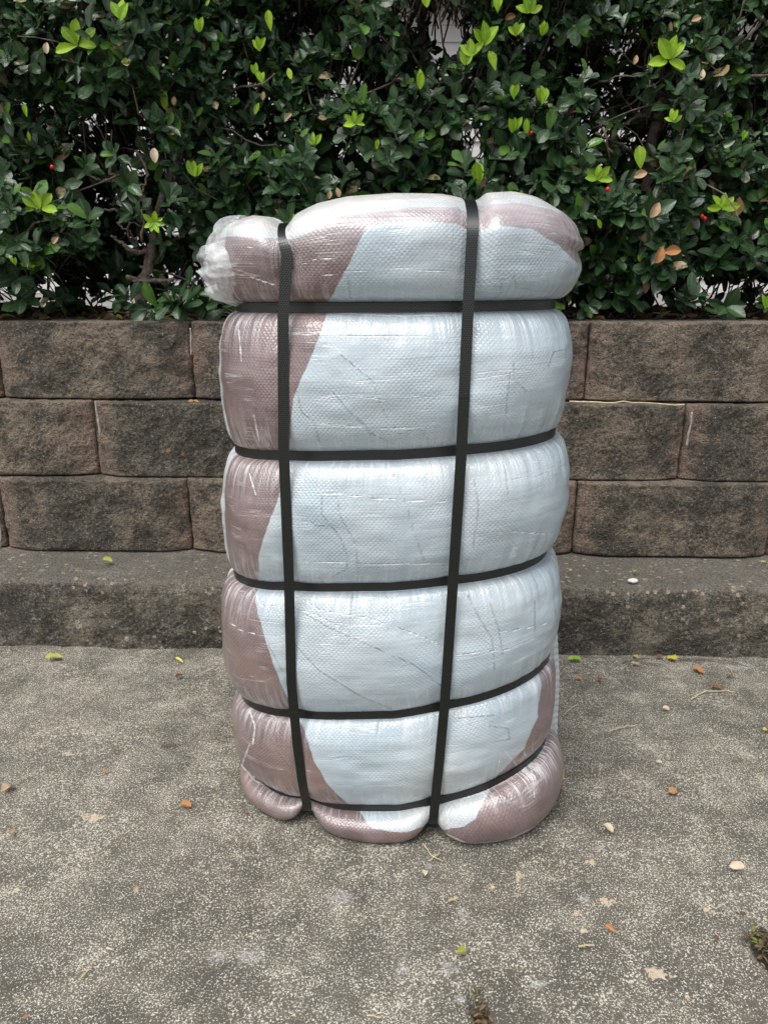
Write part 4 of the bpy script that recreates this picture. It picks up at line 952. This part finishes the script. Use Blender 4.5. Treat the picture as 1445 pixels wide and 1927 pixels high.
TW = [ # pixel path, radius, mat, surface, label
 ([(1300, 1317), (1318, 1304), (1345, 1300), (1382, 1302)], .0011, 'straw', 'g', 'long pale bent twig on the driveway right of the bale'),
 ([(1146, 1377), (1172, 1368), (1198, 1366)], .0011, 'straw', 'g', 'short straw on the driveway below the long bent twig'),
 ([(1062, 1344), (1072, 1334), (1086, 1325)], .0009, 'straw', 'g', 'thin curved straw beside the right side of the bale'),
 ([(1078, 1265), (1090, 1267), (1095, 1270)], .0010, 'twig', 'g', 'very short twig below the fresh lime leaf'),
 ([(1171, 1248), (1200, 1241), (1222, 1240)], .0013, 'bark', 'g', 'brown twig lying along the foot of the footing behind the tan leaf'),
 ([(1205, 1247), (1240, 1250), (1262, 1263)], .0010, 'bark', 'g', 'forked dark twig crossing below the cupped yellow leaf'),
 ([(1275, 1241), (1330, 1241), (1370, 1244), (1405, 1256)], .0012, 'bark', 'g', 'long dark twig along the footing near the right edge'),
 ([(1366, 1272), (1375, 1274), (1380, 1275)], .0015, 'bark', 'g', 'stubby dark twig right of the rust brown leaf'),
 ([(1070, 756), (1150, 758), (1215, 757), (1285, 764)], .0016, 'straw', 'w2', 'long pale stem lying on the middle block course right of the bale'),
 ([(303, 1405), (320, 1402), (338, 1400)], .0011, 'bark', 'g', 'dark twig on the driveway left of the bale'),
 ([(307, 1399), (318, 1405)], .0009, 'bark', 'g', 'little twig crossing the dark twig left of the bale'),
 ([(1088, 1782), (1101, 1780), (1115, 1779)], .0011, 'straw', 'g', 'straw piece below the slim copper leaf'),
 ([(845, 1697), (862, 1691)], .0013, 'straw', 'g', 'straw stub on the driveway in front of the bale'),
 ([(833, 1685), (835, 1697)], .0007, 'straw', 'g', 'hair thin straw left of the straw stub'),
 ([(153, 1842), (166, 1826), (178, 1810)], .0009, 'straw', 'g', 'thin pale straw lying crossed in the lower left of the driveway'),
 ([(158, 1828), (172, 1826)], .0008, 'straw', 'g', 'short straw across the thin pale straw in the lower left'),
 ([(795, 1588), (812, 1612), (830, 1620)], .0008, 'straw', 'g', 'wispy dry root below the right strap of the bale'),
 ([(808, 1620), (828, 1606), (826, 1598)], .0007, 'straw', 'g', 'second wispy dry root curled over the first below the bale'),
 ([(690, 1911), (716, 1915), (722, 1917)], .0008, 'straw', 'g', 'short straw at the bottom edge of the driveway'),
]
for i, (px_, rad_, mt, surf, lab) in enumerate(TW):
    z = {'g': .004, 'w2': FOOT_Z + 2 * BH + .006}[surf]; pts = A([on_z(u, v, z) for u, v in px_]); c = pts.mean(0)
    if surf == 'w2': pts[:, 1] -= .004
    r = np.random.default_rng(800 + i); S = smooth_path(pts - c, 14); S[:, 2] += np.abs(r.normal(0, .0012, 14)); S[1:-1, :2] += r.normal(0, .0006, (12, 2))
    V, Q, T_ = tube(S, np.full(14, rad_) * np.linspace(1.1, .7, 14), 6); bg_ = Bag(); bg_.add(V, Q, T_)
    o = bg_.build('fallen_twig', MT[mt], None); o.location = c; tag(o, lab, 'twig', 'fallen twigs')
V, Q = ico(.0085, 14, 10); V *= [1.2, .8, .5]; V += fbm(V * 150, 2, 4)[:, None] * .0015
o = mesh_obj('pebble', V, Q, simple('white_stone', (.62, .60, .55), .8)); o.location = on_z(1190, 1093, FOOT_Z + .002); tag(o, 'flat white pebble on the edge of the footing ledge right of the bale', 'pebble')
# debris filling the two small hollows in the concrete
for (c, ax, ay, n, nm) in ((HOLE, .008, .024, 46, 'leaf_debris'), (HOLE2, .022, .034, 150, 'leaf_debris')):
    r = np.random.default_rng(int(ax * 1e4)); P = np.stack([c[0] + r.normal(0, ax * .5, n), c[1] + r.normal(0, ay * .5, n), r.uniform(-.010, .002, n)], -1)
    td = np.stack([r.normal(0, 1, n), r.normal(0, 1, n), r.normal(0, .3, n)], -1); nd = np.stack([r.normal(0, .4, n), r.normal(0, .4, n), np.ones(n)], -1)
    tag(leaves_mesh(nm, P, td, nd, r.uniform(.004, .010, n), r.uniform(.4, 1.0, n), r.uniform(-.2, .4, n), r.uniform(0, 1, n), r.random(n), MT['litter'], None, r.integers(0, 3, n), wavy=.2), kind='stuff')
